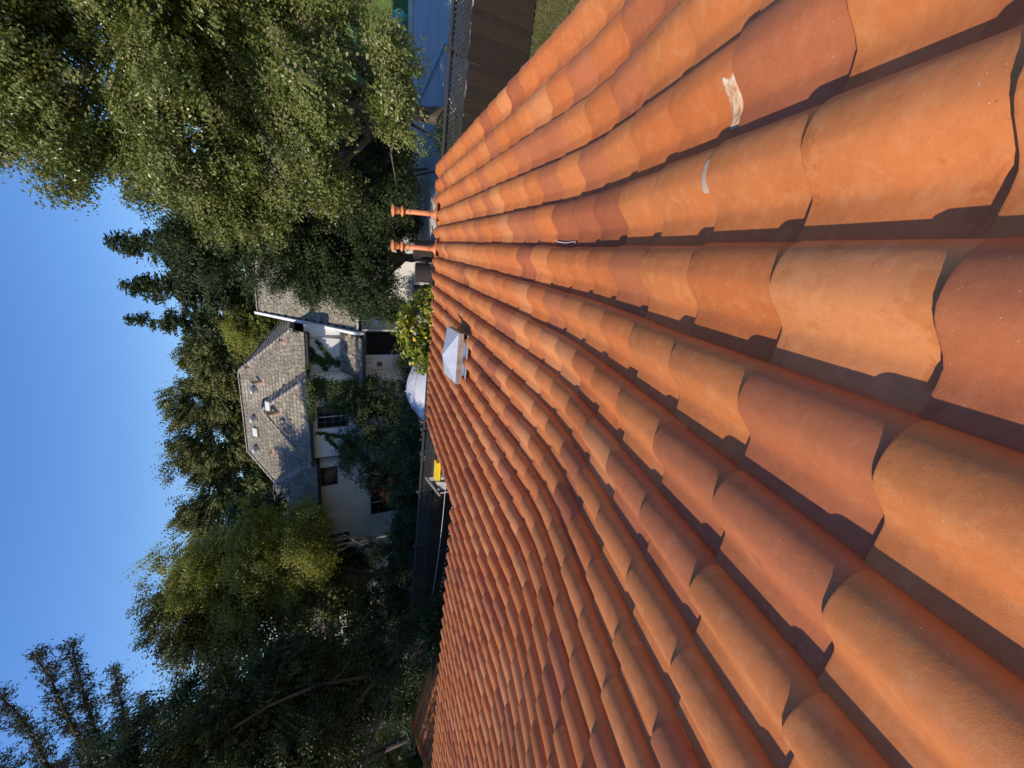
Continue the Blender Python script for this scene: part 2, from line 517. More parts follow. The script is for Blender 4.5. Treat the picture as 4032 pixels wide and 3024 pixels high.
def deck_strip(x0, x1, s0, s1, off, name, m, thick=.03):
    mb = MB(); ss = np.arange(s0, s1 + .001, .25)
    a = [path(s) for s in ss]
    for (ya, za), (yb, zb) in zip(a[:-1], a[1:]):
        mb.add([(x0, ya - 4, za - off), (x1, ya - 4, za - off), (x1, yb - 4, zb - off), (x0, yb - 4, zb - off),
                (x0, ya - 4, za - off - thick), (x1, ya - 4, za - off - thick), (x1, yb - 4, zb - off - thick), (x0, yb - 4, zb - off - thick)],
               [(0, 1, 2, 3), (7, 6, 5, 4), (0, 3, 7, 4), (1, 5, 6, 2), (0, 4, 5, 1), (3, 2, 6, 7)])
    return mb.build(name, m, house)
XR = LIP0 + 7 * TW - .02          # right rake
XE = LIP0 - 11 * TW - .30         # left edge of the patio cover
XL = LIP0 - 42 * TW - .30
deck_strip(XE, XR, -2.6, 9.1, .055, 'roof_deck', M['felt'])
deck_strip(XL, XE - .002, -2.6, 5.66, .055, 'roof_deck', M['felt'])
deck_strip(XE, XR, -2.6, 9.06, .10, 'soffit', M['oldwhite'], .02)
deck_strip(XL, XE - .002, -2.6, 5.62, .10, 'soffit', M['oldwhite'], .02)
mb = MB()
ye, ze = path(9.1); yl, zl = path(5.66)
mb.span(XE, XR, ye - 4.01, ye - 3.985, ze - .26, ze - .04)
mb.build('fascia_board', M['oldwhite'], house)
mb = MB(); mb.span(XL, XE - .01, yl - 4.01, yl - 3.985, zl - .26, zl - .04); mb.build('fascia_board', M['oldwhite'], house)
for (x0, x1, yy, zz) in ((XL, XE - .12, yl + .02, zl - .075), (XE, XR, ye + .02, ze - .12)):
    mb = MB(); g = []
    for a in range(0, 181, 20):
        g.append((math.cos(R(a)) * -.062 + .062, math.sin(R(a)) * -.062))
    n = len(g)
    vs = [(x0, yy + p[0] - 4, zz + p[1]) for p in g] + [(x1, yy + p[0] - 4, zz + p[1]) for p in g]
    mb.add(vs, [(i, i + 1, n + i + 1, n + i) for i in range(n - 1)], 0, True)
    mb.build('gutter', M['white'], house)
mb = MB()
mb.span(XL + .5, XR - .5, -4.0 + 4.75, -4.0 + 4.95, 0, path(5.0)[1] - .14)
mb.span(XR - .7, XR - .5, -4.0 - 7, -4.0 + 4.75, 0, 2.75)
mb.span(XL + .5, XL + .7, -4.0 - 7, -4.0 + 4.75, 0, 2.75)
mb.build('wall', M['own_stucco'], house)
for px in (XE + .35, (XE + XR) / 2, XR - .35):
    mb = MB(); mb.span(px - .06, px + .06, ye - 4.45, ye - 4.33, 0, ze - .36); mb.build('patio_post', M['oldwhite'], house)
mb = MB(); mb.span(XE + .1, XR - .1, ye - 4.46, ye - 4.32, ze - .36, ze - .13); mb.build('patio_beam', M['oldwhite'], house)
mb = MB(); yt, zt = path(-2.6)
mb.add([(XL, yt - 4, zt - .06), (XR, yt - 4, zt - .06), (XR, yt - 10, zt - 2.2), (XL, yt - 10, zt - 2.2)], [(0, 1, 2, 3)])
mb.build('rear_roof_slope', M['felt'], house)
for i in range(0, 40):
    x = XR - .2 - i * .40
    mb = MB(); mb.lathe([(.105, -.2), (.09, .2)], (x, yt - 4, zt + .0), 12, axis=(1, 0, 0)); mb.build('ridge_tile', CLAY[i % 3], house)

# rusty side lip and mortar repair patches, clips and debris lying on the tiles
def surface_patch(name, x0, x1, s0, s1, off, m, label, cat, group=None, wob=.2, nx=14, ns=8, lift=0.0, seed=3):
    r = random.Random(seed); mb = MB(); vs = []
    for i in range(ns + 1):
        for k in range(nx + 1):
            u = k / nx; t = i / ns
            e = wob * (s1 - s0) * math.sin(9 * u + seed) * (.5 + .5 * math.sin(23 * u)) * (1 - t)
            ex = wob * .5 * (x1 - x0) * math.sin(7 * t + seed * 2) * u
            X = x0 + (x1 - x0) * u + ex; s = s0 + (s1 - s0) * t + e
            p = roof_top(X, s) + Vector((0, .1, 1)) * (off * (1 if 0 < i < ns and 0 < k < nx else -.6) + lift * (1 - u) ** 3 + r.uniform(-.25, .25) * off)
            vs.append(p)
    w = nx + 1
    mb.add(vs, [(i * w + k, i * w + k + 1, (i + 1) * w + k + 1, (i + 1) * w + k) for i in range(ns) for k in range(nx)], 0, True)
    o = mb.build(name, m)
    return tag(o, label, cat, group)
j1 = joint(1)
surface_patch('mortar_patch', LIP0 + 4 * TW - .255, LIP0 + 4 * TW - .125, joint(1) + .092, joint(1) + .150, .004, M['mortar'], 'cream mortar patch smeared below the lip of a flashed brown tile', 'mortar', seed=4, wob=.10)
surface_patch('flashing_strip', LIP0 + 3 * TW - .150, LIP0 + 3 * TW - .045, joint(1) + .076, joint(1) + .118, .0035, M['tape'], 'curled pale flashing strip stuck across one tile crown', 'flashing strip', wob=.04, lift=.006, seed=2)
def debris(name, pts, rad, m, label, cat, group=None):
    mb = MB(); mb.tube(pts, rad, 6); o = mb.build(name, m); return tag(o, label, cat, group)
def rp(X, s, up=.01): return roof_top(X, s) + Vector((0, .1, 1)) * up
debris('wire_clip', [rp(.135, 2.74, .02), rp(.155, 2.76, .004), rp(.14, 2.9, .012), rp(.15, 3.06, .004), rp(.17, 3.08, .03)], .0035, M['cable'], 'bent pale wire clip lying in a tile valley', 'wire')
debris('twig', [rp(-4.36, 3.50, .03), rp(-4.44, 3.53, .012), rp(-4.52, 3.49, .010), rp(-4.60, 3.42, .008)], [.006, .006, .005, .003], M['twig'], 'curved dry twig lying across a pale orange tile', 'twig')
debris('twig', [rp(-4.97, 4.99, .02), rp(-5.0, 4.93, .025), rp(-5.05, 4.95, .03), rp(-5.0, 5.06, .03), rp(-5.1, 4.98, .01)], [.007, .011, .014, .009, .004], M['twig'], 'dark forked twig caught near the eave', 'twig')
debris('twig', [rp(-4.42, 4.78, .03), rp(-4.47, 4.72, .008), rp(-4.55, 4.70, .008), rp(-4.62, 4.72, .03)], [.004, .008, .008, .003], M['twig'], 'short upturned twig lying on a mauve tile', 'twig')
debris('twig', [rp(-5.30, 4.90, .02), rp(-5.40, 4.72, .015), rp(-5.50, 4.55, .015), rp(-5.66, 4.30, .008)], [.003, .007, .007, .003], M['twig'], 'long thin twig lying in a valley between tile rows', 'twig')
debris('twig', [rp(-1.02, 7.5, .012), rp(-1.10, 7.32, .012), rp(-1.16, 7.2, .01)], [.003, .006, .003], M['twig'], 'straight thin twig behind the metal roof ventilator', 'twig')

# terracotta painted vent pipes on the patio cover
def vent_pipe(base, lean, label):
    t = empty('vent_pipe', base, label, 'vent pipe', 'terracotta painted vent pipes near the eave')
    ax = Vector((lean[0], lean[1], .95)).normalized()
    def L(prof, name, c=0.0, n=20):
        mb = MB(); mb.lathe(prof, ax * c, n, axis=ax); return mb.build(name, M['clay_paint'], t)
    L([(.0475, -.05), (.0475, .72), (.0, .72)], 'pipe')
    L([(.0475, 0), (.056, .006), (.056, .018), (.0475, .024)], 'collar', .17)
    L([(.0475, 0), (.056, .006), (.056, .018), (.0475, .024)], 'collar', .56)
    L([(.045, 0), (.104, -.002), (.108, .008), (.06, .035), (.045, .04)], 'storm_disc', .70)
    L([(.055, 0), (.066, .05), (.080, .105), (.078, .11)], 'cap_sleeve', .755)
    L([(.0, 0), (.118, .0), (.124, .012), (.112, .026), (.0, .05)], 'cap_disc', .872)
    mb = MB(); mb.lathe([(.17, -.03), (.13, -.005), (.07, .035), (.05, .075), (.05, .09)], (0, 0, .02), 18); mb.build('flashing_boot', M['clay_paint'], t)
    mb = MB()
    mb.add([(-.19, -.24, .075), (.19, -.24, .075), (.16, .2, -.03), (-.16, .2, -.03)], [(0, 1, 2, 3)]); mb.build('flashing_apron', M['clay_paint'], t)
    return t
vent_pipe((.661, 8.40, 2.615), (-.055, .02), 'terracotta painted vent pipe standing nearer the wooden lattice fence')
vent_pipe((-.02, 8.30, 2.63), (-.03, .02), 'terracotta painted vent pipe standing nearer the lemon tree')

# sheet metal ventilator with a pyramid hood
rv = empty('roof_ventilator', (-1.45, 5.20, 3.055), 'galvanised roof ventilator with a low pyramid hood among the tiles', 'roof ventilator')
mb = MB(); mb.span(-.30, .30, -.20, .20, -.05, .17); mb.build('curb', M['galv'], rv)
for (x0, x1, y0, y1) in ((-.41, .41, -.28, -.265), (-.41, .41, .265, .28), (-.41, -.395, -.265, .265), (.395, .41, -.265, .265)):
    mb = MB(); mb.span(x0, x1, y0, y1, .18, .225); mb.span(x0 * 1.012, x1 * 1.012, y0 * 1.012, y1 * 1.012, .228, .272); mb.build('rim', M['galv_old'], rv)
mb = MB()
a = [(-.405, -.275, .270), (.405, -.275, .270), (.405, .275, .270), (-.405, .275, .270)]
mb.add(a + [(0, 0, .43)], [(0, 1, 4), (1, 2, 4), (2, 3, 4), (3, 0, 4)]); mb.build('hood', M['galv'], rv)
mb = MB(); mb.add([(-.40, -.265, .19), (.40, -.265, .19), (.40, .265, .19), (-.40, .265, .19)], [(3, 2, 1, 0)]); mb.build('hood_base', M['galv_old'], rv)
mb = MB(); mb.add([(-.38, -.34, .12), (.38, -.34, .12), (.36, .30, -.01), (-.36, .30, -.01)], [(0, 1, 2, 3)]); mb.build('flashing', M['galv'], rv)
mb = MB(); mb.add([(.32, -.20, .0), (.42, -.28, .20), (.42, .26, .20), (.32, .20, .0)], [(0, 1, 2, 3)]); mb.build('louvre', M['rust'], rv)

rv.scale = (.90, .90, .86)
# tiled roof of the neighbouring garden room, half hidden below the eave
def garden_room():
    A = Vector((-14.8, 8.28, 2.62)); rd = Vector((.40, -.917, 0)).normalized(); dn = Vector((.917, .40, 0)).normalized()
    g = empty('garden_room', (A.x, A.y, 0), 'shaded garden room with a small tiled gable roof below the eave', 'outbuilding')
    inv = Matrix.Translation((-A.x, -A.y, 0))
    p = R(24); d = dn * math.cos(p) - Vector((0, 0, math.sin(p))); x = -rd
    n = x.cross(d)
    if n.z < 0: x = rd; n = x.cross(d)
    for c in range(13):
        for j in range(6):
            o = A + rd * (.15 + c * TW) + d * (.02 + j * .36) + n * .0
            mw = Matrix.Translation(o) @ Matrix((x, d, n)).transposed().to_4x4() @ Matrix.Rotation(random.gauss(0, .006), 4, 'Z')
            t = link('roof_tile', TILE_ME_FAR[int(rng.choice(5, p=[.3, .2, .1, .25, .15]))], g); t.matrix_basis = inv @ mw
    for c in range(11):
        a = A + rd * (c * .37); mb = MB()
        mb.lathe([(.085, 0), (.105, .40)], inv @ (a + Vector((0, 0, .05))), 12, axis=rd); mb.build('ridge_tile', CLAY[(1, 3, 0, 4, 3)[c % 5]], g)
    mb = MB(); b = A + d * 2.2; e = rd * 4.2; q = -n * .03
    mb.add([inv @ (v + q) for v in (A, A + e, b + e, b)], [(0, 1, 2, 3)])
    o2 = A - dn * 2.0 - Vector((0, 0, .9))
    mb.add([inv @ (v + q) for v in (A, A + e, o2 + e, o2)], [(3, 2, 1, 0)]); mb.build('roof_deck', M['felt'], g)
    mb = MB(); c0 = inv @ (A + d * 2.0); c1 = inv @ o2
    gx = [inv @ (A + rd * .25 - Vector((0, 0, .08)))]
    lo0 = inv @ (A + d * 1.9 + rd * .25); lo1 = inv @ (o2 + rd * .25 + dn * .2)
    mb.add([gx[0], lo0 - Vector((0, 0, .05)), (lo0.x, lo0.y, 0), (lo1.x, lo1.y, 0), lo1 - Vector((0, 0, .05))], [(0, 1, 2, 3, 4)])
    f2 = inv.to_3x3() @ (rd * 3.7)
    mb.add([lo0 - Vector((0, 0, .05)), (lo0.x, lo0.y, 0), (lo0.x + f2.x, lo0.y + f2.y, 0), lo0 + f2 - Vector((0, 0, .05))], [(0, 1, 2, 3)])
    mb.build('wall', M['own_stucco'], g)
garden_room()
# ------------------------------------------------------------------ ground
def sheet(name, pts, z, m, sub=0):
    mb = MB(); mb.add([(x, y, z) for x, y in pts], [tuple(range(len(pts)))])
    o = mb.build(name, m); return tag(o, kind='structure')
sheet('ground', [(-900, -900), (900, -900), (900, 900), (-900, 900)], 0.0, M['grass_ground'])
sheet('driveway', [(2.6, 11.6), (30, 10.6), (30, 22.6), (3.2, 21.4)], .008, M['concrete'])
sheet('patio', [(-12, 12.2), (2.596, 11.6), (3.196, 20.3), (-12, 20.3)], .008, M['concrete'])
sheet('lawn', [(3.5, 22.2), (40, 23.4), (60, 60), (-6, 60)], .012, M['lawn'])
for i in range(9):
    x0 = 3.3 + i * 1.9; mb = MB()
    y0 = 21.55 + .045 * (x0 - 3.3)
    mb.box((x0 + .93, y0 + .22, .07), (1.86, .42, .14), Matrix.Rotation(.045, 3, 'Z')); 
    k = mb.build('kerb', M['kerb']); tag(k, kind='structure')

def blades(name, n, xr, yr, h, m, z=0.0, sel=None):
    x = rng.uniform(*xr, n); y = rng.uniform(*yr, n)
    if sel is not None:
        ok = sel(x, y); x, y = x[ok], y[ok]; n = len(x)
    a = rng.uniform(0, 2 * np.pi, n); hh = h * rng.uniform(.5, 1.3, n); w = .006 + .006 * rng.random(n)
    lean = rng.normal(0, .5, (n, 2)) * hh[:, None]
    b = np.stack([x, y, np.full(n, z)], 1); s = np.stack([np.cos(a) * w, np.sin(a) * w, np.zeros(n)], 1)
    t = b + np.stack([lean[:, 0], lean[:, 1], hh], 1)
    V = np.stack([b - s, b + s, t + s * .15, t - s * .15], 1).reshape(-1, 3)
    F = np.arange(4 * n).reshape(-1, 4)
    o = np_mesh(name, V, F, m)
    return o
GRASS = leaf_mat('grass_blades', (.095, .105, .030), (.20, .18, .075), (.16, .17, .04), .7)
LGRASS = leaf_mat('lawn_blades', (.10, .17, .03), (.17, .25, .05), (.18, .26, .04), .6)
o = blades('grass', 60000, (2.2, 9), (4.8, 10.4), .05, GRASS); tag(o, 'short dry grass growing between the house and the fence', 'grass', kind='stuff')
o = blades('lawn_grass', 60000, (5, 22), (22.6, 40), .09, LGRASS, .012); tag(o, 'bright green lawn beyond the driveway kerb', 'grass', kind='stuff')

# ------------------------------------------------------------------ board fence with a lattice top
FA, FB = Vector((9.0, 9.72, 0)), Vector((-17.5, 11.62, 0))
fd = (FB - FA).normalized(); fl = (FB - FA).length; fn = Vector((fd.y, -fd.x, 0))
if fn.y > 0: fn = -fn
fence = empty('lattice_fence', FA, 'tall brown board fence with a grey diagonal lattice top', 'fence')
frot = Matrix((fd, Vector((-fd.y, fd.x, 0)), Vector((0, 0, 1)))).transposed()
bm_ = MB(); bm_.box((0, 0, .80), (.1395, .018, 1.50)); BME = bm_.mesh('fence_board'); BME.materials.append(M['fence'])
nb = int(fl / .1405)
for i in range(nb):
    o = link('board', BME, fence); o.location = fd * (.08 + i * .1405) + fn * (random.uniform(0, .006) + .03)
    o.rotation_euler = (0, random.gauss(0, .0015), math.atan2(fd.y, fd.x)); o.scale = (1, 1, random.uniform(.985, 1.015))
pm = MB(); pm.box((0, 0, 1.02), (.10, .10, 2.06)); pm.add([(-.06, -.06, 2.05), (.06, -.06, 2.05), (.06, .06, 2.05), (-.06, .06, 2.05), (0, 0, 2.10)], [(0, 1, 4), (1, 2, 4), (2, 3, 4), (3, 0, 4)])
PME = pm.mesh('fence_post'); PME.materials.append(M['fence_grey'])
npan = int(fl / 2.41)
for i in range(npan + 1):
    o = link('post', PME, fence); o.location = fd * (i * 2.41) - fn * .06; o.rotation_euler = (0, 0, math.atan2(fd.y, fd.x))
for i in range(npan):
    a = fd * (i * 2.41 + .05); b = fd * (i * 2.41 + 2.36)
    for nm, z, w, h in (('cap_rail', 1.985, .12, .035), ('rail', 1.60, .05, .085), ('rail', .35, .04, .09)):
        mb = MB(); mb.bar(a + Vector((0, 0, z)) + (fn * .0 if nm == 'cap_rail' else -fn * .012), b + Vector((0, 0, z)) + (fn * .0 if nm == 'cap_rail' else -fn * .012), w, h)
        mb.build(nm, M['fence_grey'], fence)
    mb = MB(); z0, z1 = 1.645, 1.965; hh = z1 - z0
    cross = i < 4
    t = -.30
    while t < 2.31:
        for sgn in ((1, -1) if cross or True else (1,)):
            xa, xb = (t, t + hh) if sgn > 0 else (t + hh, t)
            za, zb = z0, z1
            if xa < 0 or xb < 0:
                if min(xa, xb) < 0:
                    if xa < 0: za += (0 - xa) / (xb - xa) * hh; xa = 0
                    else: zb = z0 + (xa - 0) / (xa - xb) * hh; xb = 0
            if max(xa, xb) > 2.31:
                if xa > 2.31: za = z0 + (xa - 2.31) / (xa - xb) * hh; xa = 2.31
                else: zb = z0 + (2.31 - xa) / (xb - xa) * hh; xb = 2.31
            if zb - za > .03:
                off = fn * (.006 if sgn > 0 else -.006)
                mb.bar(a + fd * xa + Vector((0, 0, za)) + off, a + fd * xb + Vector((0, 0, zb)) + off, .009, .036, up=fn.cross(Vector((0, 0, 1))))
        t += .105
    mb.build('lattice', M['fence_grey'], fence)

# things in the yard
lad = empty('stepladder', (-4.22, 6.52, -.035), 'stepladder with a yellow top cap standing in the roof corner', 'ladder')
mb = MB(); mb.box((0, 0, 2.985), (.40, .16, .07)); mb.box((0, 0, 2.945), (.42, .18, .010)); mb.build('top_cap', M['yellow'], lad)
for hx in (-.14, -.05, .06, .15):
    mb = MB(); mb.lathe([(.0, .0), (.013, .0), (.013, .003)], (hx, .03 * math.sin(hx * 40), 3.022), 10); mb.build('tool_hole', M['dark'], lad)
for sx in (-1, 1):
    mb = MB(); mb.bar((sx * .17, .03, 2.94), (sx * .30, .62, .0), .03, .075, up=(1, 0, 0)); mb.build('front_rail', M['alu'], lad)
    mb = MB(); mb.bar((sx * .16, -.05, 2.94), (sx * .28, -.72, .0), .03, .05, up=(1, 0, 0)); mb.build('rear_rail', M['alu'], lad)
for i in range(9):
    z = .3 + i * .3; u = 1 - z / 3.0
    mb = MB(); mb.box((0, .03 + .59 * u, z), (.33 + .26 * u, .085, .03)); mb.build('step', M['alu'], lad)

um = empty('patio_umbrella', (-5.05, 13.3, -.86), 'white canvas patio umbrella opened on the shaded patio beyond the fence', 'umbrella')
mb = MB(); n = 48; rings = [0, .25, .5, .75, .92, 1.0]
vs = [(0, 0, 2.80)]
for r in rings[1:]:
    for k in range(n):
        a = 2 * math.pi * k / n; pan = (k % 6) / 6.0
        sc = abs(math.sin(math.pi * pan))
        rr = 1.22 * r * (1 - .055 * sc * r)
        z = 2.80 - .50 * r ** 1.5 + .05 * sc * r * (1 - r) * 2 - (.06 * (r - .9) * 10 if r > .9 else 0) + (.035 * sc if r > .95 else 0)
        vs.append((rr * math.cos(a), rr * math.sin(a), z))
fs = [(0, 1 + k, 1 + (k + 1) % n) for k in range(n)]
for i in range(len(rings) - 2):
    for k in range(n):
        b = 1 + i * n; c = b + n
        fs.append((b + k, c + k, c + (k + 1) % n, b + (k + 1) % n))
mb.add(vs, fs, 0, True); mb.build('canopy', M['canvas'], um)
mb = MB(); mb.tube([(0, 0, 0), (0, 0, 2.84)], .024, 12); mb.build('pole', M['alu'], um)
mb = MB(); mb.lathe([(0, 2.86), (.03, 2.84), (.045, 2.80), (.02, 2.79)], (0, 0, 0), 12); mb.build('finial', M['white'], um)
mb = MB(); mb.lathe([(.28, 0), (.28, .05), (.06, .09), (.04, .3)], (0, 0, 0), 20); mb.build('base', M['dark'], um)
for k in range(8):
    a = 2 * math.pi * k / 8; mb = MB(); mb.bar((.03 * math.cos(a), .03 * math.sin(a), 2.72), (1.15 * math.cos(a), 1.15 * math.sin(a), 2.25), .012, .02); mb.build('rib', M['alu'], um)

gt = empty('broken_gate', (-7.2, 10.5, 0), 'unhung gate of pale planks with a diagonal brace leaning against the fence', 'gate')
def G(x, y, z): return (x + 7.2, y - 10.5, z)
mb = MB(); mb.bar(G(-6.93, 10.42, 1.98), G(-7.62, 10.25, 1.52), .05, .06); mb.build('brace', M['wood'], gt)
for (xa, za, xb, zb, w) in ((-7.02, 1.86, -6.90, .72, .14), (-7.22, 1.62, -7.17, 1.22, .15), (-7.42, 1.55, -7.30, .50, .15), (-7.62, 1.46, -7.5, .42, .04)):
    mb = MB(); mb.bar(G(xa, 10.40, za), G(xb, 10.12, zb), w, .025, up=(0, 1, .2)); mb.build('plank', M['wood'], gt)
mb = MB(); mb.bar(G(-6.9, 10.02, .62), G(-7.55, 10.02, .55), .06, .04); mb.build('bottom_rail', M['wood'], gt)

def cable(name, pts, sag, rad, m, label, cat):
    a, b = Vector(pts[0]), Vector(pts[1]); P = []
    for i in range(25):
        t = i / 24; P.append(a.lerp(b, t) - Vector((0, 0, sag * 4 * t * (1 - t))))
    mb = MB(); mb.tube(P, rad, 6); o = mb.build(name, m); tag(o, label, cat); return o, P
cable('garden_cable', [(-5.0, 9.55, 1.62), (-11.9, 10.15, 1.62)], .10, .010, M['cable'], 'pale cable stretched along the shaded side of the fence', 'cable')
sl = empty('string_lights', (-8.5, 9.6, 0), 'string of small clear bulbs hung below the pale cable', 'string lights')
a, b = Vector((3.2, -.15, 1.42)), Vector((-3.4, .45, 1.42)); P = []
for i in range(31):
    t = i / 30; P.append(a.lerp(b, t) - Vector((0, 0, .12 * 4 * t * (1 - t))))
mb = MB(); mb.tube(P, .005, 6); mb.build('wire', M['dark'], sl)
bme = MB(); bme.lathe([(0, -.045), (.014, -.036), (.018, -.022), (.012, -.004), (.012, .012), (0, .014)], (0, 0, 0), 10); BM2 = bme.mesh('bulb'); BM2.materials.append(M['bulb'])
for p in P[1:-1]:
    o = link('bulb', BM2, sl); o.location = p - Vector((0, 0, .012))

hz = MB(); hz.tube([(7.05, 16.6, .06), (6.9, 17.2, .05), (6.62, 18.2, .05), (6.3, 19.4, .05), (6.1, 20.2, .04)], .028, 8)
tag(hz.build('garden_hose', M['hose']), 'pale blue hose lying straight across the concrete driveway', 'hose')
pot = empty('turquoise_pot', (9.9, 22.75, 0), 'round turquoise garden pot standing on the kerb by the lawn', 'pot')
mb = MB(); mb.lathe([(.20, .14), (.30, .22), (.36, .38), (.33, .54), (.22, .64), (.24, .68), (.20, .69), (.18, .62), (.0, .60)], (0, 0, 0), 28); mb.build('body', M['teal'], pot)
mb = MB(); mb.lathe([(.22, .12), (.24, .14), (.20, .15)], (0, 0, 0), 24); mb.build('foot', M['teal'], pot)

# wicker seats on the neighbour's patio
def wicker_chair(x, y, rz, label):
    t = empty('wicker_chair', (x, y, 0), label, 'chair', 'wicker chairs on the patio', rz)
    mb = MB(); mb.span(-.36, .36, -.34, .36, .12, .36); mb.build('seat', M['wicker'], t)
    mb = MB(); mb.span(-.30, .30, -.33, .28, .362, .46); mb.build('cushion', M['cushion'], t)
    mb = MB()
    for i in range(13):
        a = R(180 * i / 12); mb.box((.36 * math.cos(a), .06 + .32 * math.sin(a), .60), (.10, .06, .56 + .24 * math.sin(a)), Matrix.Rotation(a + R(90), 3, 'Z'))
    mb.build('backrest', M['wicker'], t)
    for sx in (-.3, .3):
        for sy in (-.28, .3):
            mb = MB(); mb.span(sx - .03, sx + .03, sy - .03, sy + .03, 0, .12); mb.build('leg', M['wicker'], t)
    return t
for i, (x, y, rz, lb) in enumerate(((-.15, 17.0, 2.9, 'dark wicker chair beside the patio planter by the white wall'), (-1.05, 16.6, 3.3, 'dark wicker chair between two other wicker chairs'), (-1.95, 16.9, 3.0, 'dark wicker chair under the overhanging dark tree'))):
    wicker_chair(x, y, rz, lb)

for i, (px, s) in enumerate((((-15.9, 29.0, 12.2), 1.0), ((-15.0, 29.0, 13.1), .8))):
    w = Vector(px); t = empty('bird', w, ('dark bird gliding just above the tree line', 'small bird flying higher above the tree line')[i], 'bird')
    mb = MB(); mb.lathe([(0, -.16), (.035, -.06), (.045, .03), (.02, .12), (0, .15)], (0, 0, 0), 10, axis=(.8, .2, .2)); mb.build('body', M['bird'], t)
    for sg in (-1, 1):
        mb = MB(); mb.add([(-.05, 0, 0), (.06, 0, 0), (.05, sg * .18, .07), (-.06, sg * .34, .10 * (1 if sg > 0 else .3)), (-.07, sg * .15, .06)], [(0, 1, 2, 4), (4, 2, 3)]); mb.build('wing', M['bird'], t)
    t.rotation_euler = (.5, .3, .6 + i); t.scale = (s, s, s)

# ------------------------------------------------------------------ the white neighbouring house
HX, HY = -8.0, 21.0
nh = empty('neighbour_house', (HX, HY, 0), 'white two-storey house with steep grey shingle hip roofs beyond the fence', 'house')
OFF = Vector((-HX, -HY, 0))
TP = .9; CP = math.cos(math.atan(TP)); SP = math.sin(math.atan(TP))
sm_ = MB(); sm_.box((0, .145, .016), (.205, .29, .036)); SHM = []
for nm, m in (('shingle', M['shingle']), ('lichened_shingle', M['shingle_lichen'])):
    me = sm_.mesh(nm); me.materials.append(m); SHM.append(me)
SV = np.array([v.co[:] for v in SHM[0].vertices], np.float32); SF = np.array([list(p.vertices) for p in SHM[0].polygons], np.int32)
shing = []
def inside(p, poly):
    c = False; n = len(poly)
    for i in range(n):
        (x1, y1), (x2, y2) = poly[i], poly[(i + 1) % n]
        if (y1 > p[1]) != (y2 > p[1]) and p[0] < (x2 - x1) * (p[1] - y1) / (y2 - y1) + x1: c = not c
    return c
def roof_face(O, e, u, poly, name, lich=.25, skip=None, deckm=None):
    O, e, u = Vector(O), Vector(e).normalized(), Vector(u).normalized()
    n = e.cross(u)
    if n.z < 0: e_ = -e; n = e_.cross(u)
    else: e_ = e
    mb = MB(); pts = [O + e * a + u * b + OFF for a, b in poly]
    low = [p - Vector((0, 0, .14)) for p in pts]; k = len(pts)
    up_ = [p - n * .012 for p in pts]
    mb.add(up_, [tuple(range(k))]); mb.add(low, [tuple(range(k))[::-1]])
    mb.add(up_ + low, [(i, (i + 1) % k, k + (i + 1) % k, k + i) for i in range(k)])
    mb.build(name, M['felt'], nh)
    lo_a = min(p[0] for p in poly); hi_a = max(p[0] for p in poly); hi_b = max(p[1] for p in poly)
    r = 0; b = -.03
    while b < hi_b - .05:
        a = lo_a + (.11 if r % 2 else 0) + random.uniform(-.03, .03)
        while a < hi_a:
            c = (a + .11, b + .14)
            if inside(c, poly) and (skip is None or not skip(O + e * c[0] + u * c[1])):
                w = O + e * c[0] + u * b + OFF + n * random.uniform(0, .006)
                rot = Matrix((e_, u, n)).transposed() @ Matrix.Rotation(-.045 + random.gauss(0, .008), 3, 'X') @ Matrix.Rotation(random.gauss(0, .012), 3, 'Z')
                shing.append((Matrix.Translation(w) @ rot.to_4x4() @ Matrix.Translation((0, -.0, .012)), 1 if random.random() < lich else 0))
            a += .222 + random.uniform(-.008, .012)
        b += .232; r += 1
def caps(a, b, name='ridge_cap', r=.085, step=.30):
    a, b = Vector(a) + OFF, Vector(b) + OFF; L = (b - a).length; d = (b - a) / L; n = max(1, int(L / step))
    for i in range(n):
        p = a + d * (i * L / n); q = a + d * ((i + 1.12) * L / n)
        side = d.cross(Vector((0, 0, 1))).normalized(); up = side.cross(d)
        mb = MB(); z0, z1 = .02, .05
        vs = []
        for (c, zz) in ((p, z0), (q, z1)):
            for t in (-1, -.55, 0, .55, 1): vs.append(c + side * (r * 1.35 * t) + up * (zz + .055 * (1 - t * t)))
        mb.add(vs, [(i_, i_ + 1, 6 + i_, 5 + i_) for i_ in range(4)], 0, True)
        mb.add([vs[5 + i_] for i_ in range(5)] + [vs[5 + i_] - up * .035 for i_ in range(5)], [(i_, i_ + 1, 6 + i_, 5 + i_) for i_ in range(4)])
        mb.build(name, M['cap'], nh)
EZ, L0 = 5.1, 3.5 / CP
WY = 19.1
in_wing = lambda p: (-10.95 < p.x < -6.4) and p.z < 5.1 + .9 * min(p.x + 10.95, -6.4 - p.x) - .05
roof_face((-15.7, 20.5, EZ), (1, 0, 0), (0, CP, SP), [(0, 0), (11.2, 0), (11.2, .807), (8.3, L0), (3.5, L0)], 'main_roof', .18, lambda p: in_wing(p))
roof_face((-3.9, 20.5, EZ), (0, 1, 0), (-CP, 0, SP), [(.6, .807), (6.4, .807), (3.5, L0)], 'hip_roof', .2)
roof_face((-15.7, 27.5, EZ), (0, -1, 0), (CP, 0, SP), [(0, 0), (7, 0), (3.5, L0)], 'hip_roof', .2)
roof_face((-3.9, 27.5, EZ), (-1, 0, 0), (0, -CP, SP), [(0, 0), (11.8, 0), (8.3, L0), (3.5, L0)], 'rear_roof', .2, lambda p: True)
hw = 2.275; Lw = hw / CP
roof_face((-10.95, WY, EZ), (1, 0, 0), (0, CP, SP), [(0, 0), (4.55, 0), (hw, Lw)], 'wing_roof', .15)
